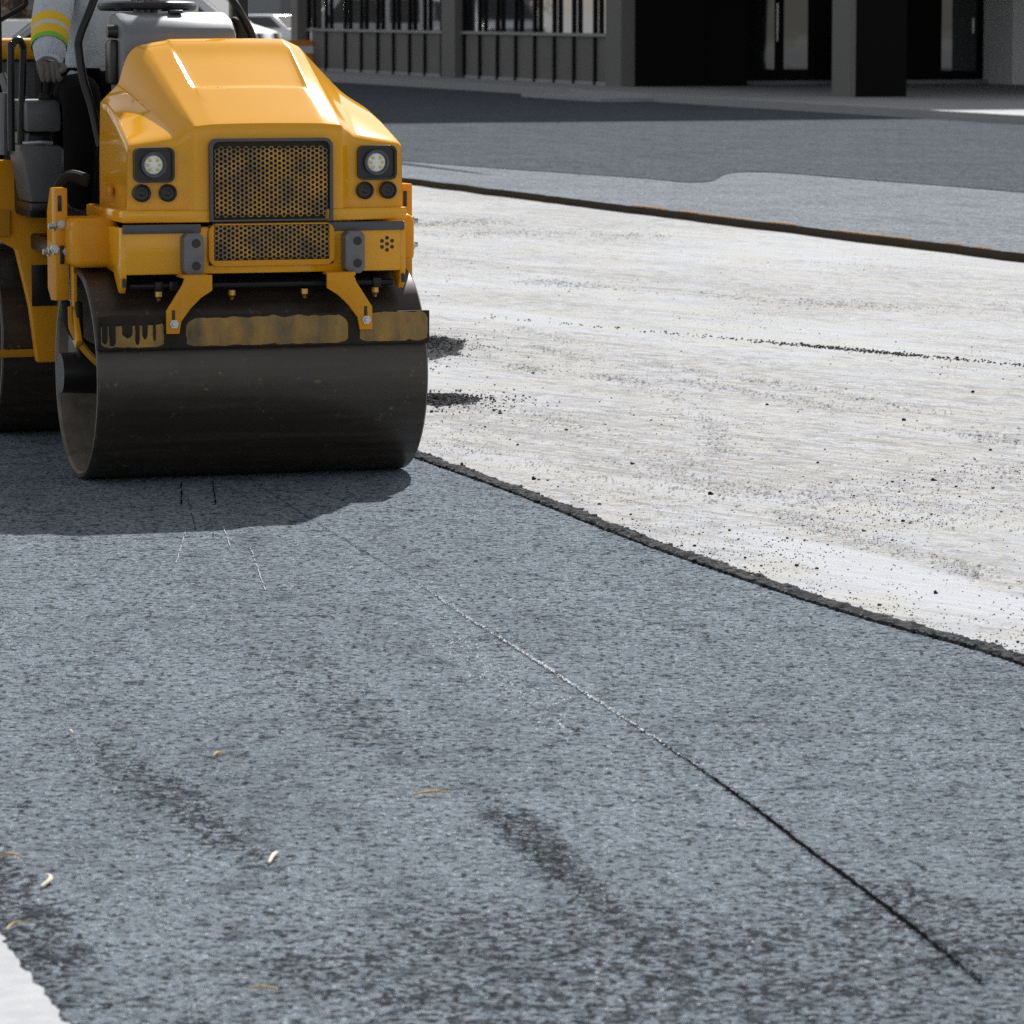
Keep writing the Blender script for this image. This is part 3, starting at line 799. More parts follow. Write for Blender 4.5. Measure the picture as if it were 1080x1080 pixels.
frame(gr, rrect(GU - .219, GU + .219, .912, 1.197, .028, lower=False), rrect(GU - .208, GU + .208, .918, 1.187, .022, lower=False), YG, -.318)
grl = obj('grille', gr, M['dark_grey'], hood_o)
perforated('grille_mesh', GU - .200, GU + .200, .926, 1.178, YG + .008, grl)
bk = BM(); box(bk, (GU, -.3275, 1.045), (.418, .004, .285)); obj('grille_back', bk, M['core'], grl)
# lower grille in the bumper
lg = BM(); frame(lg, rrect(GU - .226, GU + .226, .756, .905, .035), rrect(GU - .222, GU + .222, .760, .901, .031), -.338, -.329)
lgo = obj('lower_grille', lg, M['yellow_dull'], bump_o)
lp = BM(); box(lp, (GU, -.3335, .8305), (.444, .004, .140), bev=.001); 
perforated('grille_mesh', GU - .204, GU + .204, .779, .898, -.3445, lgo)
obj('grille_back', lp, M['core'], lgo)
ff = BM(); frame(ff, rrect(GU - .224, GU + .224, .758, .903, .033), rrect(GU - .206, GU + .206, .777, .899, .004), -.3455, -.337); obj('grille_rim', ff, M['yellow_worn'], lgo)

# lights
def headlight(u):
    yF = -.312
    bm = BM()
    frame(bm, rrect(u - .070, u + .070, 1.048, 1.168, .022), rrect(u - .061, u + .061, 1.057, 1.159, .016), yF - .008, yF + .03)
    box(bm, (u, yF + .006, 1.108), (.126, .008, .106))
    o = obj('headlight', bm, M['black_plastic'], hood_o)
    b2 = BM(); lathe(b2, [(yF + .002, .0), (yF + .0015, .044), (yF - .014, .044), (yF - .014, .037), (yF - .004, .034)], 'y', (u - .004, 0, 1.109), 32); fixn(b2); obj('lamp_ring', b2, M['dark_grey'], o)
    b3 = BM(); lathe(b3, [(yF - .003, .0345), (yF - .008, .030), (yF - .0105, .015), (yF - .011, .0)], 'y', (u - .004, 0, 1.109), 32); fixn(b3); obj('lens', b3, M['lens'], o)
    b4 = BM()
    for k in range(6):
        a = R((20, -20, 62, 118, 160, 200)[k]) if False else R((0, 50, 130, 180, 230, 310)[k])
        lathe(b4, [(yF - .008, .0068), (yF - .0118, .0062), (yF - .0125, .0)], 'y', (u - .004 + math.cos(a) * .0205, 0, 1.109 + math.sin(a) * .0205), 12)
    fixn(b4); obj('led', b4, M['led'], o)
headlight(-.372); headlight(.422)
def fog(u):
    yF = -.312; bm = BM()
    lathe(bm, [(yF + .03, .0305), (yF - .006, .0305), (yF - .010, .027), (yF - .008, .0235), (yF - .001, .022), (yF - .0005, .012), (yF - .003, .008), (yF - .003, 0)], 'y', (u, 0, 1.0115), 28); fixn(bm)
    return obj('marker_lamp', bm, M['black_plastic'], hood_o)
for u in (-.416, -.325, .378, .463): fog(u)
sh = BM(); box(sh, (HU - .489, .0, 1.008), (.012, .085, .032), bev=.004); obj('latch', sh, M['yellow_dull'], hood_o)

# tow plates
def tow(u, s):
    bm = BM()
    prism(bm, [(u - .036, .86), (u - .02, .876), (u + .02, .876), (u + .036, .86), (u + .036, .745), (u + .02, .727), (u - .02, .727), (u - .036, .745)], 'y', -.392, -.331, bev=.006)
    o = obj('tow_plate', bm, M['grey_steel'], bump_o)
    for z in (.841, .763):
        h = BM(); lathe(h, [(-.3935, 0), (-.3935, .0155), (-.38, .0155)], 'y', (u + s * .008, 0, z), 20)
        obj('bolt_hole', h, M['black_plastic'], o)
tow(-.254, 1); tow(.32, 1)

# --- scraper with brackets and spray bar
sc = BM()
box(sc, (-.002, -.385, .538), (1.18, .014, .112), bev=.002)
box(sc, (-.002, -.372, .486), (1.18, .012, .018))
M['tar_steel'] = plain('tarred_steel', (.034, .028, .021), .85, var=.6, vscale=14, spec=.15, bumpk=.5, bscale=50)
sco = obj('scraper_plate', sc, M['tar_steel'], RR)
def mud(u0, u1, z0, z1, seed, y=-.3925):
    bm = BM(); N = max(8, int((u1 - u0) / .008)); top = []; bot = []
    for i in range(N + 1):
        u = u0 + (u1 - u0) * i / N; e = min(i, N - i) / N
        k = min(1, (e * N) / 4) ** .5
        zt = z1 - (1 - k) * .030 + .010 * noise.noise(Vector((u * 22, seed, 0))); zb = z0 + (1 - k) * .012 + .003 * noise.noise(Vector((u * 30, seed, 4)))
        top.append((u, zt)); bot.append((u, zb))
    rows = 6; g = []
    for i in range(N + 1):
        r = []
        for j in range(rows + 1):
            t = j / rows; z = bot[i][1] + (top[i][1] - bot[i][1]) * t
            ed = min(t, 1 - t, i / N * 6, (1 - i / N) * 6)
            r.append(bm.verts.new((top[i][0], y - .006 * min(1, ed * 5) - .003 * noise.noise(Vector((top[i][0] * 40, z * 40, seed))), z)))
        g.append(r)
    for i in range(N):
        for j in range(rows): bm.faces.new((g[i][j], g[i + 1][j], g[i + 1][j + 1], g[i][j + 1]))
    fixn(bm); return bm
obj('mud_cake', mud(-.285, .292, .488, .585, 1.0), M['mud'], sco)
obj('mud_cake', mud(.335, .582, .490, .592, 2.0), M['mud'], sco)
obj('mud_cake', mud(-.582, -.362, .488, .588, 3.0), M['mud'], sco)
for k, (a, b, z) in enumerate([(-.580, -.560, .500), (-.556, -.532, .494), (-.512, -.472, .520), (-.465, -.448, .498), (-.440, -.420, .515), (-.402, -.392, .505), (-.585, -.365, .562)]):
    dm = mud(a, b, z, .600, 3.0 + k, -.397); obj('tar_drip', dm, M['tar_steel'], sco)
for s, tri in ((-1, -.256), (1, .25)):
    bm = BM()
    P_ = [(-.195, .733), (-.288, .733), (-.300, .700), (-.357, .612), (-.357, .533), (-.312, .533), (-.305, .575), (-.273, .618), (-.235, .655), (-.195, .680)]
    if s > 0: P_ = [(.018 - u, z) for u, z in P_]
    prism(bm, P_, 'y', -.412, -.400, bev=.002)
    u = -.333 if s < 0 else .351
    box(bm, (u + (.08 * (1 if s < 0 else -1)), -.355, .728), (.09, .11, .012), bev=.002)
    o = obj('scraper_bracket', bm, M['yellow_worn'], RR)
    b2 = BM(); box(b2, (u, -.4125, .592), (.011, .003, .045), bev=.001); obj('bracket_slot', b2, M['black_plastic'], o)
    b3 = BM(); lathe(b3, [(-.412, .016), (-.418, .016), (-.418, .0095), (-.428, .0085), (-.428, 0)], 'y', (u + .002, 0, .567), 6); obj('bolt', b3, M['zinc'], o)
sp = BM(); tube(sp, [(-.46, -.30, .69), (.48, -.30, .69)], .011, 10)
for u in (-.36, -.31, .42): box(sp, (u, -.30, .69), (.03, .034, .034), bev=.004)
spo = obj('spray_bar', sp, M['black_paint'], RR)
for u in (-.36, -.10, .16, .415):
    nz = BM(); lathe(nz, [(.672, .013), (.655, .013), (.650, .008), (.640, .006), (.640, 0)], 'z', (u, -.302, 0), 10); obj('nozzle', nz, M['brass'], spo)

# --- drum support arms on both sides
def arm(s):
    bm = BM(); u = s * .628
    prism(bm, [(.035, 1.018), (.125, 1.018), (.185, .93), (.185, .66), (.13, .62), (.035, .625)], 'x', u - .022, u + .022, bev=.004)
    o = obj('drum_arm', bm, M['yellow_worn'], RR)
    b1 = BM(); prism(b1, [(.02, .60), (.02, .90), (.10, .90), (.10, .60), (.06, .50), (-.02, .46), (-.06, .49)], 'x', u - s * .041 - .010, u - s * .041 + .010, bev=.004); obj('arm_rib', b1, M['yellow'], o)
    b2 = BM(); box(b2, (s * .535, .0, .832), (.165, .24, .172), bev=.028, seg=4); obj('cross_box', b2, M['yellow_worn'], o)
    for y, z in ((.045, .885), (.05, .80), (.15, .79)):
        b3 = BM(); lathe(b3, [(u + s * .020, .018), (u + s * .028, .018), (u + s * .028, .012), (u + s * .044, .011), (u + s * .044, 0)], 'x', (0, y, z), 6)
        fixn(b3); obj('bolt', b3, M['zinc'], o)
    for du, z in ((.0, .892), (-.026, .806), (.018, .797)):
        b3 = BM(); lathe(b3, [(.036, .017), (.027, .017), (.027, .011), (.014, .010), (.014, 0)], 'y', (u + du, 0, z), 6); fixn(b3); obj('bolt', b3, M['zinc'], o)
    b4 = BM(); box(b4, (u + .001, .0335, .785), (.015, .004, .065), bev=.0015); obj('arm_slot', b4, M['black_plastic'], o)
    b4 = BM(); box(b4, (u - .006, .0335, .965), (.014, .004, .055), bev=.0015); obj('arm_slot', b4, M['black_plastic'], o)
    b5 = BM(); lathe(b5, [(s * .64, .0), (s * .64, .07), (s * .36, .085), (s * .36, .0)], 'x', (0, .03, .371), 24)
    prism(b5, [(.0, .62), (.10, .62), (.16, .40), (.02, .33), (-.02, .40)], 'x', s * .575 - .012, s * .575 + .012, bev=.003)
    fixn(b5); obj('hub_support', b5, M['black_paint'], o)
arm(-1); arm(1)
hs = BM()
tube(hs, [(-.614, .05, .62), (-.612, .02, .55), (-.575, .0, .485), (-.49, -.02, .435)], .016, 10, 8)
obj('hydraulic_hose', hs, M['black_rubber'], RR)
hs = BM(); tube(hs, [(-.60, .03, .60), (-.60, .0, .53), (-.565, -.02, .46), (-.515, -.04, .405), (-.45, -.05, .35)], .014, 8, 8)
obj('drum_guide', hs, M['yellow_dull'], RR)
hs = BM(); tube(hs, [(-.47, .33, 1.03), (-.53, .36, 1.045), (-.565, .38, 1.00), (-.56, .38, .93), (-.50, .36, .90)], .024, 10, 8)
obj('hydraulic_hose', hs, M['black_rubber'], RR)

# --- operator's station
pf = BM()
box(pf, (-.02, .95, .77), (.98, 1.2, .06), bev=.01)
box(pf, (0, .62, .66), (.5, .5, .18), bev=.02)
obj('platform', pf, M['black_paint'], RR)
# dash console behind the hood
ds = BM()
prism(ds, [(.34, 1.30), (.34, 1.56), (.40, 1.605), (.50, 1.630), (.58, 1.625), (.60, 1.56), (.56, 1.30)], 'x', -.335, .085, bev=.022)
dso = obj('dash_console', ds, M['grey_plastic'], RR)
d2_ = BM(); box(d2_, (-.345, .47, 1.45), (.04, .10, .16), bev=.015); box(d2_, (-.13, .47, 1.10), (.28, .2, .6), bev=.02); obj('console_leg', d2_, M['black_plastic'], dso)
d3_ = BM(); lathe(d3_, [(-.372, 0), (-.372, .022), (-.33, .026)], 'x', (0, .44, 1.56), 16); fixn(d3_); obj('ignition_switch', d3_, M['black_plastic'], dso)
d4_ = BM(); box(d4_, (-.115, .46, 1.630), (.05, .035, .012), bev=.003); obj('indicator', d4_, M['black_plastic'], dso)
d5_ = BM(); tube(d5_, [(.075, .46, 1.57), (.10, .45, 1.60), (.115, .44, 1.575), (.115, .44, 1.53)], .013, 8, 6); obj('beacon_cable', d5_, M['black_rubber'], dso)
# steering wheel
sw = BM(); wc = Vector((-.175, .66, 1.650)); N_ = 40
ring = [wc + Matrix.Rotation(R(-1), 3, 'X') @ Vector((math.cos(6.2832 * k / N_) * .165, math.sin(6.2832 * k / N_) * .165, 0)) for k in range(N_ + 1)]
tube(sw, ring, .0165, 10, cap=False)
for a in (30, 150, 270):
    tube(sw, [wc, wc + Matrix.Rotation(R(-1), 3, 'X') @ Vector((math.cos(R(a)) * .165, math.sin(R(a)) * .165, 0))], .010, 8)
lathe(sw, [(-.03, .0), (-.03, .035), (.012, .035), (.016, 0)], 'z', wc, 20)
swo = obj('steering_wheel', fixn(sw), M['black_plastic'], RR)
sk = BM(); tube(sk, [wc, (-.175, .58, 1.56)], .03, 12); obj('steering_column', sk, M['black_plastic'], swo)
# seat
se = BM(); box(se, (-.2, 1.28, 1.17), (.46, .46, .10), bev=.035, seg=3); obj('seat', se, M['black_rubber'], RR)
se = BM(); box(se, (-.2, 1.53, 1.43), (.44, .10, .46), rot=(R(-8), 0, 0), bev=.035, seg=3); obj('seat_back', se, M['black_rubber'], RR)
se = BM(); box(se, (-.2, 1.3, .95), (.36, .36, .36), bev=.02); obj('seat_base', se, M['black_paint'], RR)
# armrest control box with joystick
cb = BM(); prism(cb, [(.86, 1.19), (.855, 1.27), (.875, 1.305), (1.25, 1.305), (1.25, 1.19)], 'x', -.585, -.458, bev=.012)
cbo = obj('control_box', cb, M['dark_grey'], RR)
c2 = BM(); tube(c2, [(-.497, .93, 1.29), (-.497, .93, 1.33)], [.036, .024], 12); tube(c2, [(-.497, .93, 1.33), (-.494, .92, 1.40)], .013, 10); obj('joystick', c2, M['black_rubber'], cbo)
c3 = BM(); lathe(c3, [(1.395, .014), (1.41, .026), (1.435, .028), (1.452, .02), (1.456, 0)], 'z', (-.494, .92, 0), 16); obj('joystick_knob', c3, M['black_plastic'], cbo)
c4 = BM(); box(c4, (-.52, 1.08, 1.03), (.10, .30, .32), bev=.02); obj('box_pedestal', c4, M['black_paint'], cbo)
# grey side tank / step block
tk = BM(); prism(tk, [(-.615, 1.145), (-.455, 1.14), (-.468, .93), (-.575, .93)], 'y', .84, 1.10, bev=.014); 
tko = obj('side_tank', tk, M['dark_grey'], RR)
t2 = BM(); box(t2, (-.52, .97, .915), (.115, .26, .03), bev=.004); obj('tank_foot', t2, M['black_plastic'], tko)
t3 = BM(); tube(t3, [(-.60, .87, 1.148), (-.53, .86, 1.152), (-.49, .87, 1.148)], .008, 8); obj('tank_clip', t3, M['zinc'], tko)
# grab rail beside the step
gb_ = BM(); tube(gb_, [(-.640, .88, 1.12), (-.636, .89, 1.47), (-.626, .90, 1.512), (-.604, .91, 1.528), (-.586, .92, 1.508), (-.582, .93, 1.46), (-.596, .94, 1.12)], .0135, 10, 6)
obj('grab_rail', gb_, M['black_paint'], RR)
# roll bar: two front tubes and two rear posts with a top frame
rb = BM(); tube(rb, [(-.25, .62, 2.02), (-.402, .52, 1.672), (-.458, .5, 1.545), (-.462, .5, 1.49), (-.448, .49, 1.384), (-.424, .47, 1.29), (-.40, .44, 1.15)], .0155, 12, 8)
obj('hand_rail', rb, M['black_paint'], RR)
rb = BM(); tube(rb, [(.15, 1.30, 1.95), (.209, .92, 1.677), (.251, .90, 1.596), (.281, .90, 1.53), (.30, .90, 1.40), (.31, .90, 1.0), (.31, .90, .80)], .0155, 12, 8)
obj('hand_rail', rb, M['black_paint'], RR)
for u in (-.59, .375):
    rp_ = BM(); box(rp_, (u, 1.5, 1.78), (.066, .07, 2.0), bev=.01); obj('roll_post', rp_, M['black_paint'], RR)
rt = BM(); box(rt, (-.1075, 1.5, 2.76), (.90, .07, .07), bev=.01); obj('roll_bar_top', rt, M['black_paint'], RR)
mr = BM(); tube(mr, [(-.56, 1.47, 1.70), (-.50, 1.42, 1.70), (-.475, 1.40, 1.665), (-.50, 1.42, 1.64), (-.56, 1.47, 1.60)], .009, 8, 6); obj('mirror_arm', mr, M['black_rubber'], RR)

# --- rear frame with fender, leg and hood
rf = BM()
prism(rf, [(-.85, 1.085), (-.555, 1.075), (-.515, .915), (-.40, .905), (-.40, .31), (-.49, .31), (-.515, .52), (-.565, .74), (-.63, .775), (-.85, .78)], 'y', 1.20, 1.26, bev=.01)
prism(rf, [(1.21, 1.07), (2.35, 1.07), (2.35, .80), (1.21, .80)], 'x', -.70, -.64, bev=.01)
rfo = obj('rear_frame', rf, M['yellow_worn'], RR)
r2 = BM(); box(r2, (-.462, 1.197, .603), (.095, .008, .155), bev=.002); obj('frame_recess', r2, M['black_paint'], rfo)
r3 = BM(); prism(r3, [(-.405, .90), (-.28, .90), (-.30, .32), (-.405, .31)], 'y', 1.22, 1.25, bev=.006); obj('frame_gusset', r3, M['yellow_dull'], rfo)
r4 = BM(); box(r4, (-.70, 1.19, .84), (.22, .012, .10), bev=.004); obj('frame_panel', r4, M['yellow_dull'], rfo)
r5 = BM(); box(r5, (-.62, 1.36, .335), (.36, .02, .03), bev=.004); obj('rear_scraper', r5, M['yellow_dull'], RR)
r6 = BM(); box(r6, (-.05, 2.0, 1.485), (1.16, .62, .08), bev=.03, seg=4); rho = obj('rear_hood', r6, M['yellow'], RR)
r6 = BM(); box(r6, (-.05, 2.0, 1.16), (1.10, .58, .57), bev=.03); obj('engine_box', r6, M['dark_grey'], rho)
for s in (-1, 1):
    r7 = BM(); prism(r7, [(1.65, .95), (1.85, .95), (1.80, .34), (1.70, .34)], 'x', s * .63 - .02, s * .63 + .02, bev=.005)
    obj('rear_drum_arm', r7, M['yellow_worn'], RR)
r8 = BM()
tube(r8, [(-.61, 1.15, 1.16), (-.60, 1.14, 1.30), (-.62, 1.16, 1.40)], .016, 8, 6); tube(r8, [(-.63, 1.1, 1.1), (-.625, 1.1, 1.33)], .02, 10); obj('rear_hoses', r8, M['grey_steel'], RR)

# ------------------------------------------------------------------ the operator
def skin(name, verts, edges, radii, mat, parent, levels=2, root=0):
    me = bpy.data.meshes.new(name); me.from_pydata([tuple(v) for v in verts], edges, [])
    o = bpy.data.objects.new(name, me); col.objects.link(o)
    md = o.modifiers.new('skin', 'SKIN'); md.use_smooth_shade = True; md.branch_smoothing = .6
    for i, r in enumerate(radii):
        s = me.skin_vertices[0].data[i]; s.radius = (r, r) if not isinstance(r, tuple) else r; s.use_root = (i == root)
    sb_ = o.modifiers.new('sub', 'SUBSURF'); sb_.levels = levels; sb_.render_levels = levels
    dg = bpy.context.evaluated_depsgraph_get(); m2 = bpy.data.meshes.new_from_object(o.evaluated_get(dg))
    o.modifiers.clear(); o.data = m2; m2.name = name; bpy.data.meshes.remove(me)
    m2.materials.clear(); m2.materials.append(mat); m2.shade_smooth()
    o.parent = parent
    return o
def join_skin(name, chains, mat, parent, levels=2):
    bm = BM()
    for verts, radii in chains:
        o = skin('tmp', verts, [(i, i + 1) for i in range(len(verts) - 1)], radii, mat, None, levels)
        bm.from_mesh(o.data); me = o.data; bpy.data.objects.remove(o); bpy.data.meshes.remove(me)
    return obj(name, bm, mat, parent, smooth=180)

def fabric(name, c, var=.2, fold=.5):
    t = NT(name); n = t.noise(9, 5, .6); w = t.noise(260, 2, .5)
    cc = t.mix(n, tuple(x * (1 - var) for x in c), tuple(x * (1 + var) for x in c))
    mp = t.map((1, 1, .45)); f = t.noise(13, 3, .55, mp, 1.2)
    b = t.bump(f, fold, .035); b = t.bump(w, .2, .002, b)
    return t.set(Base_Color=cc, Roughness=.95, Specular_IOR_Level=.08, Normal=b)
M['shirt'] = fabric('grey_blue_shirt', (.50, .54, .58), .12, .8)
M['trousers'] = fabric('black_trousers', (.006, .0055, .005), .25, .5)
M['glove'] = fabric('work_glove', (.16, .145, .13), .45, .5)
M['skin'] = plain('skin', (.42, .24, .16), .5, var=.1, spec=.4)
M['helmet'] = plain('white_helmet', (.75, .75, .72), .3, var=.05, coat=.4)
M['hiviz'] = fabric('hi_vis_yellow', (.78, .50, .05), .1, .3)
M['hiviz_green'] = fabric('hi_vis_green', (.22, .50, .06), .1, .3)
M['reflex'] = fabric('reflective_tape', (.55, .56, .57), .06, .2)
M['boot'] = plain('leather_boot', (.05, .032, .02), .6, var=.3)
M['hair'] = plain('dark_hair', (.02, .014, .01), .6, var=.3)
PP = empty('person', C0 + Vector((-math.sin(T) * 1.28 - .2 * math.cos(T), math.cos(T) * 1.28 - .2 * math.sin(T), .80)), T)
tag(PP, 'operator in grey-blue shirt and black trousers driving the yellow road roller', 'person')
def L_(u, y, z): return Vector((u + .2, y - 1.28, z - .80))
# body: head, neck, chest inside the clothes, forearms to the wrists
bd = skin('body', [L_(-.2, 1.30, 1.32), L_(-.2, 1.29, 1.60), L_(-.2, 1.28, 1.78), L_(-.2, 1.26, 1.90), L_(-.2, 1.24, 1.97), L_(-.2, 1.22, 2.045), L_(-.2, 1.225, 2.10)],
          [(i, i + 1) for i in range(6)], [.11, .12, .10, .056, .066, .088, .075], M['skin'], PP)
fm = BM()
def FP(v): return v
for s in (-1, 1):
    ear = BM(); lathe(ear, [(0, 0), (.004, .022), (.012, .026), (.014, .014)], 'x', L_(-.2 + s * .082, 1.225, 2.03), 10)
    obj('ear', fixn(ear), M['skin'], bd)
fc = BM()
tube(fc, [L_(-.2, 1.140, 2.052), L_(-.2, 1.124, 2.025), L_(-.2, 1.116, 2.005), L_(-.2, 1.138, 1.998)], [.008, .012, .016, .008], 8, 4)
obj('nose', fc, M['skin'], bd)
M['eye'] = plain('eye_dark', (.03, .02, .015), .2, var=.1)
M['lip'] = plain('lips', (.35, .13, .10), .5, var=.1)
for s in (-1, 1):
    ey = BM(); lathe(ey, [(-.006, 0), (-.004, .008), (.004, .012)], 'y', L_(-.2 + s * .032, 1.142, 2.048), 12)
    obj('eye', fixn(ey), M['eye'], bd)
mo = BM(); tube(mo, [L_(-.228, 1.156, 1.968), L_(-.2, 1.146, 1.970), L_(-.172, 1.156, 1.968)], [.004, .007, .004], 8, 4); obj('mouth', mo, M['lip'], bd)
hr = BM(); lathe(hr, [(2.01, .095), (2.06, .103), (2.10, .10), (2.15, .06), (2.17, 0)], 'z', (0, 0, 0), 24); bmesh.ops.transform(hr, matrix=Matrix.Translation(L_(-.2, 1.245, 0)), verts=hr.verts)
obj('hair', fixn(hr), M['hair'], PP)
hm = BM(); lathe(hm, [(2.075, .15), (2.078, .152), (2.088, .125), (2.13, .12), (2.18, .09), (2.20, .04), (2.203, 0)], 'z', (0, 0, 0), 28); bmesh.ops.transform(hm, matrix=Matrix.Translation(L_(-.2, 1.225, 0)), verts=hm.verts)
obj('hard_hat', fixn(hm), M['helmet'], PP)
# shirt: torso and both sleeves in one skin
sv = [L_(-.195, 1.28, 1.30), L_(-.195, 1.27, 1.46), L_(-.195, 1.27, 1.64), L_(-.195, 1.28, 1.79), L_(-.195, 1.27, 1.87),
      L_(-.36, 1.26, 1.80), L_(-.415, 1.17, 1.675), L_(-.452, 1.08, 1.555), L_(-.470, 1.00, 1.485), L_(-.480, .945, 1.432),
      L_(-.03, 1.26, 1.80), L_(.04, 1.14, 1.70), L_(.05, 1.0, 1.63), L_(-.07, .86, 1.655), L_(-.165, .735, 1.688)]
se_ = [(0, 1), (1, 2), (2, 3), (3, 4), (3, 5), (5, 6), (6, 7), (7, 8), (8, 9), (3, 10), (10, 11), (11, 12), (12, 13), (13, 14)]
sr = [(.185, .145), (.175, .135), (.185, .14), (.16, .11), (.065, .06), .092, .083, .076, .066, .053, .088, .072, .062, .05, .042]
shirt = skin('shirt', sv, se_, sr, M['shirt'], PP)
cu = BM(); tube(cu, [L_(-.478, .957, 1.445), L_(-.484, .935, 1.420)], [.050, .047], 16); obj('cuff', cu, M['shirt'], shirt)
# reflective band round the right sleeve
def band(a, b, r0, r1, mat, name):
    bm = BM(); tube(bm, [L_(*a), L_(*b)], [r0, r1], 24, cap=False); return obj(name, bm, mat, shirt)
a0 = Vector((-.4395, 1.112, 1.596)); a1 = Vector((-.4695, 1.01, 1.492))
def ab(t): return tuple(a0.lerp(a1, t))
band(ab(.12), ab(.42), .0735, .0715, M['hiviz'], 'sleeve_band'); band(ab(.42), ab(.54), .0717, .0707, M['reflex'], 'reflective_tape'); band(ab(.54), ab(.82), .071, .0685, M['hiviz'], 'sleeve_band'); band(ab(.82), ab(.96), .0686, .0668, M['hiviz_green'], 'sleeve_edge')
# trousers
tv = [L_(-.2, 1.30, 1.30), L_(-.31, 1.24, 1.285), L_(-.37, 1.0, 1.315), L_(-.405, .74, 1.33), L_(-.42, .70, 1.10), L_(-.425, .72, .90), L_(-.09, 1.24, 1.285), L_(-.06, 1.0, 1.31), L_(-.05, .76, 1.32), L_(-.05, .74, 1.10), L_(-.05, .76, .90)]
skin('trousers', tv, [(0, 1), (1, 2), (2, 3), (3, 4), (4, 5), (0, 6), (6, 7), (7, 8), (8, 9), (9, 10)], [(.175, .14), .11, .098, .078, .066, .06, .11, .095, .078, .066, .06], M['trousers'], PP)
for u in (-.425, -.05):
    bt = BM(); prism(bt, [(.55, .802), (.555, .835), (.62, .86), (.69, .90), (.70, .96), (.79, .96), (.80, .80)], 'x', u - .048, u + .048, bev=.012); bmesh.ops.transform(bt, matrix=Matrix.Translation(L_(0, 0, 0)), verts=bt.verts)
    obj('boot', bt, M['boot'], PP)
# gloves: palm and five bent fingers each
def V(*p): return L_(*p)
ch = [([V(-.484, .948, 1.436), V(-.490, .925, 1.425), V(-.494, .905, 1.430)], [.036, .042, .034])]
for k, (du, l) in enumerate(((-.030, .9), (-.012, 1.0), (.008, .97), (.026, .8))):
    u = -.492 + du * .9
    ch.append(([V(u, .918, 1.442 - abs(du) * .2), V(u - .004, .888, 1.444 - .01 * k), V(u - .002, .872 + .004 * k, 1.418 - .006 * k), V(u + .006, .886, 1.392 + .02 * (1 - l)), V(u + .010, .905, 1.390)], [.0115, .0125, .0115, .0105, .009]))
ch.append(([V(-.462, .935, 1.428), V(-.446, .912, 1.432), V(-.450, .890, 1.424), V(-.466, .878, 1.414)], [.014, .014, .0125, .010]))
gl = join_skin('glove', ch, M['glove'], PP)
gc = V(-.484, .948, 1.440); gl.data.transform(Matrix.Translation(gc) @ Matrix.Scale(1.22, 4) @ Matrix.Translation(-gc))
wh = Vector((-.225, .51, 1.628))
ch = [([V(-.172, .725, 1.692), V(-.188, .67, 1.70), V(-.20, .62, 1.695)], [.034, .040, .034])]
for k in range(4):
    u = -.172 - .024 * k
    ch.append(([V(u, .63, 1.70), V(u - .004, .58, 1.695), V(u - .006, .535, 1.672), V(u - .006, .512, 1.642), V(u - .004, .525, 1.615)], [.0115, .0125, .012, .011, .009]))
ch.append(([V(-.165, .68, 1.685), V(-.145, .64, 1.67), V(-.150, .60, 1.65), V(-.165, .57, 1.64)], [.014, .0135, .012, .010]))
join_skin('glove', ch, M['glove'], PP)

# ------------------------------------------------------------------ building beyond the far road
W1 = Vector((2.13, 82.29)); bd_ = Vector((.305, -.952)); bn = Vector((.952, .305))    # along the facade towards us / into the building
BLD = empty('commercial_building', (W1.x, W1.y, KZ - .004), math.atan2(bd_.y, bd_.x))
# local x: along the facade towards the corner (0 = corner, negative = away); local y: into the building (world bn)
tag(BLD, 'dark grey commercial building with a row of finned windows and a pillared entrance', 'building')
M['cladding'] = plain('grey_cladding', (.120, .115, .110), .7, var=.12, vscale=.8)
M['pier'] = plain('stone_pier', (.15, .145, .138), .85, var=.25, vscale=5, bumpk=.4, bscale=12)
M['fin'] = plain('black_fin', (.008, .007, .007), .6, var=.2, spec=.1)
M['shade_wall'] = plain('painted_shade_wall', (.007, .0065, .006), .6, var=.3, vscale=3, spec=.06)  # near-black colour stands in for the shade under the canopy
M['light_wall'] = plain('light_render', (.60, .61, .63), .85, var=.06, vscale=1)
M['mid_wall'] = plain('mid_grey_render', (.17, .17, .17), .85, var=.1, vscale=1)
M['rail'] = plain('sill_metal', (.19, .19, .195), .5, var=.1)
M['roof'] = plain('roof_felt', (.12, .12, .12), .9)
def mk_glass():
    t = NT('window_glass')
    return t.set(Base_Color=(.015, .017, .02), Roughness=.03, Specular_IOR_Level=1.0, Coat_Weight=1.0, Coat_Roughness=.02, Normal=t.bump(t.noise(.9, 2, .5), .10, .03))
M['glass'] = mk_glass()
HB = 18.0
bw = BM()
box(bw, (-30, 14.2, HB / 2), (60, 28, HB), bev=0)
box(bw, (14.35, 18.9, HB / 2), (28.7, 18.6, HB), bev=0)
# shell: upper wall band over the windows, solid body behind
bb = BM(); box(bb, (-13.05, 12.6, HB / 2), (22.7, 23.0, HB - .1)); obj('wall', bb, M['cladding'], BLD, smooth=0)
bb = BM(); box(bb, (-12.2, .55, HB / 2 + 1.66), (24.4, 1.06, HB - 3.34)); obj('wall', bb, M['cladding'], BLD, smooth=0)
bb = BM(); box(bb, (-.85, 12.6, HB / 2 + 1.66), (1.66, 23.0, HB - 3.34))
bw.free()
obj('wall', bb, M['cladding'], BLD, smooth=0)
rfb = BM(); box(rfb, (-12.2, 12.2, HB + .06), (24.9, 24.9, .14)); obj('roof', rfb, M['roof'], BLD, smooth=0)
pr = BM(); box(pr, (-.46, .10, 1.66), (.92, .28, 3.32)); obj('pier', pr, M['pier'], BLD, smooth=0)
pr = BM(); box(pr, (-11.4, .10, 1.66), (1.0, .28, 3.32)); obj('pier', pr, M['pier'], BLD, smooth=0)
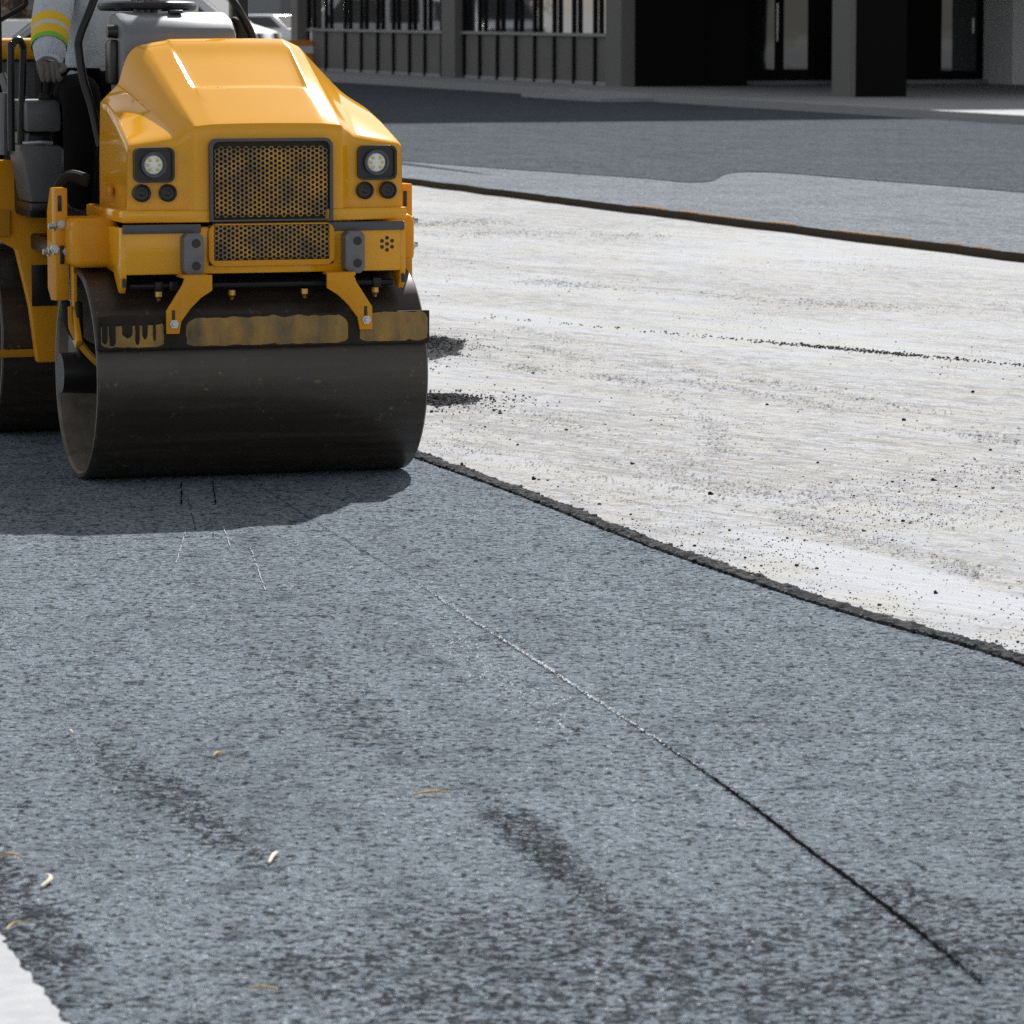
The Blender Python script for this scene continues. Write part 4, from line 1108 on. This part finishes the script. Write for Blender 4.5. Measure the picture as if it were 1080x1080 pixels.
pr = BM(); box(pr, (-24.1, .06, 1.66), (.62, .36, 3.32)); obj('pier', pr, M['pier'], BLD, smooth=0)
def bay(x0, x1, fins):
    w = x1 - x0; xc = (x0 + x1) / 2
    a = BM(); box(a, (xc, .17, .48), (w, .06, .93)); obj('wall_panel', a, M['cladding'], BLD, smooth=0)
    a = BM(); box(a, (xc, .13, .975), (w, .10, .06)); obj('sill', a, M['rail'], BLD, smooth=0)
    a = BM(); box(a, (xc, .16, .03), (w, .09, .06)); obj('plinth', a, M['kerb_conc'], BLD, smooth=0)
    xs = [x0] + fins + [x1]
    for p, q in zip(xs[:-1], xs[1:]):
        if q - p < .3: continue
        g = BM(); box(g, ((p + q) / 2, .20, 2.15), (q - p - .02, .02, 2.29)); obj('window', g, M['glass'], BLD, smooth=0)
    for f in fins:
        g = BM(); box(g, (f, .125, 1.66), (.085, .08, 3.32)); obj('mullion', g, M['fin'], BLD, smooth=0)
bay(-10.9, -.92, [-10.72, -9.6, -8.36, -7.1, -5.83, -4.55, -3.31, -2.01])
bay(-23.79, -11.9, [-23.6, -22.0, -20.3, -18.9, -17.5, -16.2, -14.9, -13.7, -12.4])
for fl_ in range(4):
    for x0, x1 in ((-10.9, -.92), (-23.79, -11.9)):
        g = BM(); box(g, ((x0 + x1) / 2, .015, 5.6 + 3.5 * fl_), (x1 - x0, .03, 1.7)); obj('window', g, M['glass'], BLD, smooth=0)
# end wall facing us: entrance recess, its shade put into the wall colour
e = BM(); box(e, (.02, .95, 1.66), (.04, 1.40, 3.32)); obj('shaded_panel', e, M['shade_wall'], BLD, smooth=0)
e = BM(); box(e, (-.1, 2.1, 1.66), (.2, .9, 3.32)); obj('shaded_panel', e, M['shade_wall'], BLD, smooth=0)
e = BM(); box(e, (-1.2, 4.5, 1.66), (.2, 5.2, 3.32)); obj('recess_wall', e, M['shade_wall'], BLD, smooth=0)
e = BM(); box(e, (-1.05, 3.6, 1.2), (.06, 1.5, 2.4)); eo = obj('entrance_door', e, M['fin'], BLD, smooth=0)
for y in (3.25, 3.95):
    e = BM(); box(e, (-1.015, y, 1.25), (.01, .5, 1.9)); obj('door_glass', e, M['glass'], eo, smooth=0)
e = BM(); tube(e, [(-.99, 3.55, .85), (-.99, 3.55, 1.6)], .02, 8); obj('handle', e, M['zinc'], eo)
e = BM(); box(e, (-1.07, 3.9, .04), (.2, 2.0, .08)); obj('threshold', e, M['rail'], BLD, smooth=0)
e = BM(); box(e, (-.95, 5.35, 1.66), (.5, .5, 3.32)); obj('side_wall', e, M['mid_wall'], BLD, smooth=0)
e = BM(); box(e, (-1.5, 7.1, 1.66), (.1, 3.0, 3.32)); obj('recess_wall', e, M['shade_wall'], BLD, smooth=0)
e = BM(); box(e, (-1.2, 7.2, .04), (.3, 2.2, .08)); obj('threshold', e, M['rail'], BLD, smooth=0)
for y in (6.55, 7.6):
    e = BM(); box(e, (-1.42, y, 1.2), (.06, .95, 2.35)); eo = obj('entrance_door', e, M['fin'], BLD, smooth=0)
    e = BM(); box(e, (-1.385, y, 1.25), (.01, .75, 2.0)); obj('door_glass', e, M['glass'], eo, smooth=0)
    e = BM(); tube(e, [(-1.36, y + .3, 1.0), (-1.36, y + .3, 1.3)], .025, 8); obj('handle', e, M['zinc'], eo)
e = BM(); box(e, (-.6, 11.1, 1.66), (1.4, 6.0, 3.32)); obj('light_wall', e, M['light_wall'], BLD, smooth=0)
# freestanding pillar: grey stone on the street side, shade painted near-black round the rest
px = (Vector((5.74, 72.68)) - W1); sx, sy = px.dot(bd_), px.dot(bn)
c_ = BM(); box(c_, (sx - .41, sy + .04, 1.66), (.82, .10, 3.32)); obj('pillar_stone', c_, M['pier'], BLD, smooth=0)
c_ = BM(); box(c_, (sx - .415, sy + .56, 1.66), (.81, .94, 3.32)); obj('pillar', c_, M['shade_wall'], BLD, smooth=0)
c_ = BM(); box(c_, (sx - .415, sy + 6.4, 1.66), (.81, .94, 3.32)); obj('pillar', c_, M['shade_wall'], BLD, smooth=0)
c_ = BM(); box(c_, (5.0, 11.6, 3.85), (11.2, 23.2, 1.06)); obj('canopy', c_, M['cladding'], BLD, smooth=0)
# litter bin / planter in the recess
def bloc(x, y): v = W1 + bd_ * x + bn * y; return (v.x, v.y, KZ - .004)
lb = BM(); lathe(lb, [(0, .0), (0, .24), (.85, .27), (.88, .30), (.94, .29), (1.02, .16), (1.03, 0)], 'z', (0, 0, 0), 24)
lbo = obj('litter_bin', fixn(lb), M['black_plastic']); lbo.location = bloc(-.45, 4.85); tag(lbo, 'black litter bin in the shaded entrance beside the grey wall', 'litter bin')

# ------------------------------------------------------------------ vehicles and things far behind
M['white_car'] = plain('white_car_paint', (.72, .73, .75), .25, var=.03, coat=.6)
M['silver_car'] = plain('silver_car_paint', (.33, .35, .37), .3, .3, var=.05, coat=.6)
M['car_glass'] = NT('car_glass').set(Base_Color=(.012, .014, .016), Roughness=.06, Specular_IOR_Level=.7)
M['tyre'] = plain('tyre', (.015, .015, .015), .8)
M['orange'] = plain('orange_plastic', (.62, .25, .02), .5, var=.1)
M['far_wall'] = plain('far_grey_wall', (.25, .255, .265), .85, var=.1, vscale=.4)
M['bark'] = plain('bark', (.05, .04, .032), .9, var=.3)
M['leaf_brown'] = plain('autumn_leaf', (.16, .09, .03), .8, var=.5, vscale=2)
def vehicle(name, loc, rz, paint, label, cat, prof, hw, glass_quads, wheel_x, wr=.33):
    e_ = empty(name, loc, rz); tag(e_, label, cat)
    b = BM(); prism(b, prof, 'y', -hw, hw, bev=.05); obj('body', b, paint, e_, smooth=50)
    for q in glass_quads:
        g = BM(); g.faces.new([g.verts.new(p) for p in q]); obj('window', g, M['car_glass'], e_, smooth=0)
    for x in wheel_x:
        for s in (-1, 1):
            w = BM(); lathe(w, [(s * (hw - .2), 0), (s * (hw - .2), wr), (s * (hw + .01), wr), (s * (hw + .01), wr * .6)], 'y', (x, 0, wr), 24); wo_ = obj('wheel', fixn(w), M['tyre'], e_)
            w = BM(); lathe(w, [(s * (hw + .002), wr * .62), (s * (hw + .016), wr * .5), (s * (hw + .01), 0)], 'y', (x, 0, wr), 20); obj('rim', fixn(w), M['zinc'], wo_)
    x0 = max(p[0] for p in prof)
    for s in (-1, 1):
        h_ = BM(); box(h_, (x0 - .06, s * (hw - .25), .88), (.16, .42, .24), bev=.04); obj('headlight', h_, M['car_glass'], e_)
    return e_
van_p = [(-2.7, .35), (2.45, .35), (2.5, .75), (2.42, 1.02), (1.75, 1.22), (.85, 2.0), (.5, 2.08), (-2.65, 2.08)]
vq = []
for s in (-1, 1):
    y = s * .97
    for a, b in ((-.95, -.15), (-2.3, -1.15)): vq.append([(a, y, 1.25), (b, y, 1.25), (b, y, 1.85), (a, y, 1.85)])
    vq.append([(.0, y, 1.25), (1.35, y, 1.25), (.72, y, 1.85), (.0, y, 1.85)])
vq.append([(1.68, -.85, 1.29), (1.68, .85, 1.29), (.93, .8, 1.96), (.93, -.8, 1.96)])
vehicle('parked_van', (-8.55, 109.5, FAR_Z), R(-14), M['white_car'], 'white van parked far behind the hood of the roller', 'van', van_p, .95, vq, (-1.75, 1.65))
car_p = [(-2.1, .3), (2.1, .3), (2.15, .7), (1.9, .85), (1.0, .95), (.35, 1.4), (-1.2, 1.42), (-1.9, 1.0), (-2.1, .9)]
cq = []
for s in (-1, 1):
    y = s * .872; cq.append([(-1.4, y, .98), (.75, y, .98), (.25, y, 1.34), (-1.1, y, 1.34)])
cq.append([(.97, -.75, .99), (.97, .75, .99), (.42, .7, 1.38), (.42, -.7, 1.38)])
vehicle('parked_car', (-7.6, 142, FAR_Z), R(-40), M['white_car'], 'white car farther off between the white van and the building', 'car', car_p, .85, cq, (-1.3, 1.35), .31)
vehicle('parked_car', (-9.5, 86, FAR_Z), R(-150), M['silver_car'], 'silver car parked behind the operator at the left edge', 'car', car_p, .85, cq, (-1.3, 1.35), .31)
# orange barrier near the building corner
ob = empty('traffic_barrier', (-5.25, 104.5, FAR_Z), R(20)); tag(ob, 'orange and white plastic traffic barrier at the corner of the dark building', 'traffic barrier')
b = BM(); prism(b, [(-.28, .0), (.28, .0), (.22, .25), (.12, .45), (.1, .85), (-.1, .85), (-.12, .45), (-.22, .25)], 'x', -.55, .55, bev=.03); obj('barrier_body', b, M['orange'], ob)
b = BM(); box(b, (0, -.135, .62), (1.0, .02, .18)); obj('white_stripe', b, M['white_car'], ob)
b = BM(); box(b, (0, -.245, .16), (1.0, .06, .12)); obj('white_stripe', b, M['white_car'], ob)
b = BM(); tube(b, [(.4, 0, .84), (.4, 0, 1.15)], .05, 10); obj('marker_post', b, M['white_car'], ob)
# far grey warehouse closing the view
fw = empty('warehouse', (-30, 220, BASE_Z), R(0)); tag(fw, 'low pale grey warehouse closing the view behind the parked vehicles', 'building')
b = BM(); box(b, (0, 6, 4), (70, 12, 8)); obj('wall', b, M['far_wall'], fw, smooth=0)
b = BM(); box(b, (0, 6, 8.15), (70.6, 12.6, .3)); obj('roof', b, M['roof'], fw, smooth=0)
for k in range(8):
    b = BM(); box(b, (-28 + 8 * k, -.03, 1.6), (3.6, .06, 3.2)); obj('shutter_door', b, M['mid_wall'], fw, smooth=0)
# tree behind the operator at the left
def tree(loc, hgt, label, seed):
    rnd = random.Random(seed)
    t_ = empty('tree', loc); tag(t_, label, 'tree')
    tb = BM(); tube(tb, [(0, 0, 0), (.08, 0, hgt * .25), (0, .05, hgt * .5), (.1, 0, hgt * .8)], [.22, .17, .12, .04], 10, 4)
    ends = []
    for k in range(12):
        a = rnd.random() * 6.28; z0 = hgt * rnd.uniform(.12, .65); L = hgt * rnd.uniform(.2, .38)
        e2 = Vector((math.cos(a) * L, math.sin(a) * L, z0 + L * rnd.uniform(.1, .8))); ends.append(e2)
        tube(tb, [(0, 0, z0), (e2.x * .5, e2.y * .5, z0 + (e2.z - z0) * .35), e2], [.07, .045, .015], 6, 4)
    obj('trunk', tb, M['bark'], t_)
    lb_ = BM()
    for e2 in ends + [Vector((0, 0, hgt * .85))] * 3:
        for _ in range(170):
            p = e2 + Vector((rnd.gauss(0, .5), rnd.gauss(0, .5), rnd.gauss(0, .4))) * (hgt / 6)
            s = rnd.uniform(.05, .11); a = Vector((rnd.gauss(0, 1), rnd.gauss(0, 1), rnd.gauss(0, 1))).normalized(); b_ = a.orthogonal().normalized()
            lb_.faces.new([lb_.verts.new(p + a * s), lb_.verts.new(p + b_ * s * .5), lb_.verts.new(p - a * s), lb_.verts.new(p - b_ * s * .5)])
    obj('crown', lb_, M['leaf_brown'], t_, smooth=0)
tree((-11.2, 97, FAR_Z), 6.0, 'brown-leaved tree standing behind the silver car at the left edge', 3)
tree((-36, 141, FAR_Z), 6.0, 'brown-leaved tree left of the view, mirrored in the dark windows', 5)
vehicle('parked_van', (-23, 123, FAR_Z), R(-75), M['silver_car'], 'silver van parked out of view to the left, mirrored in the windows', 'van', van_p, .95, vq, (-1.75, 1.65))
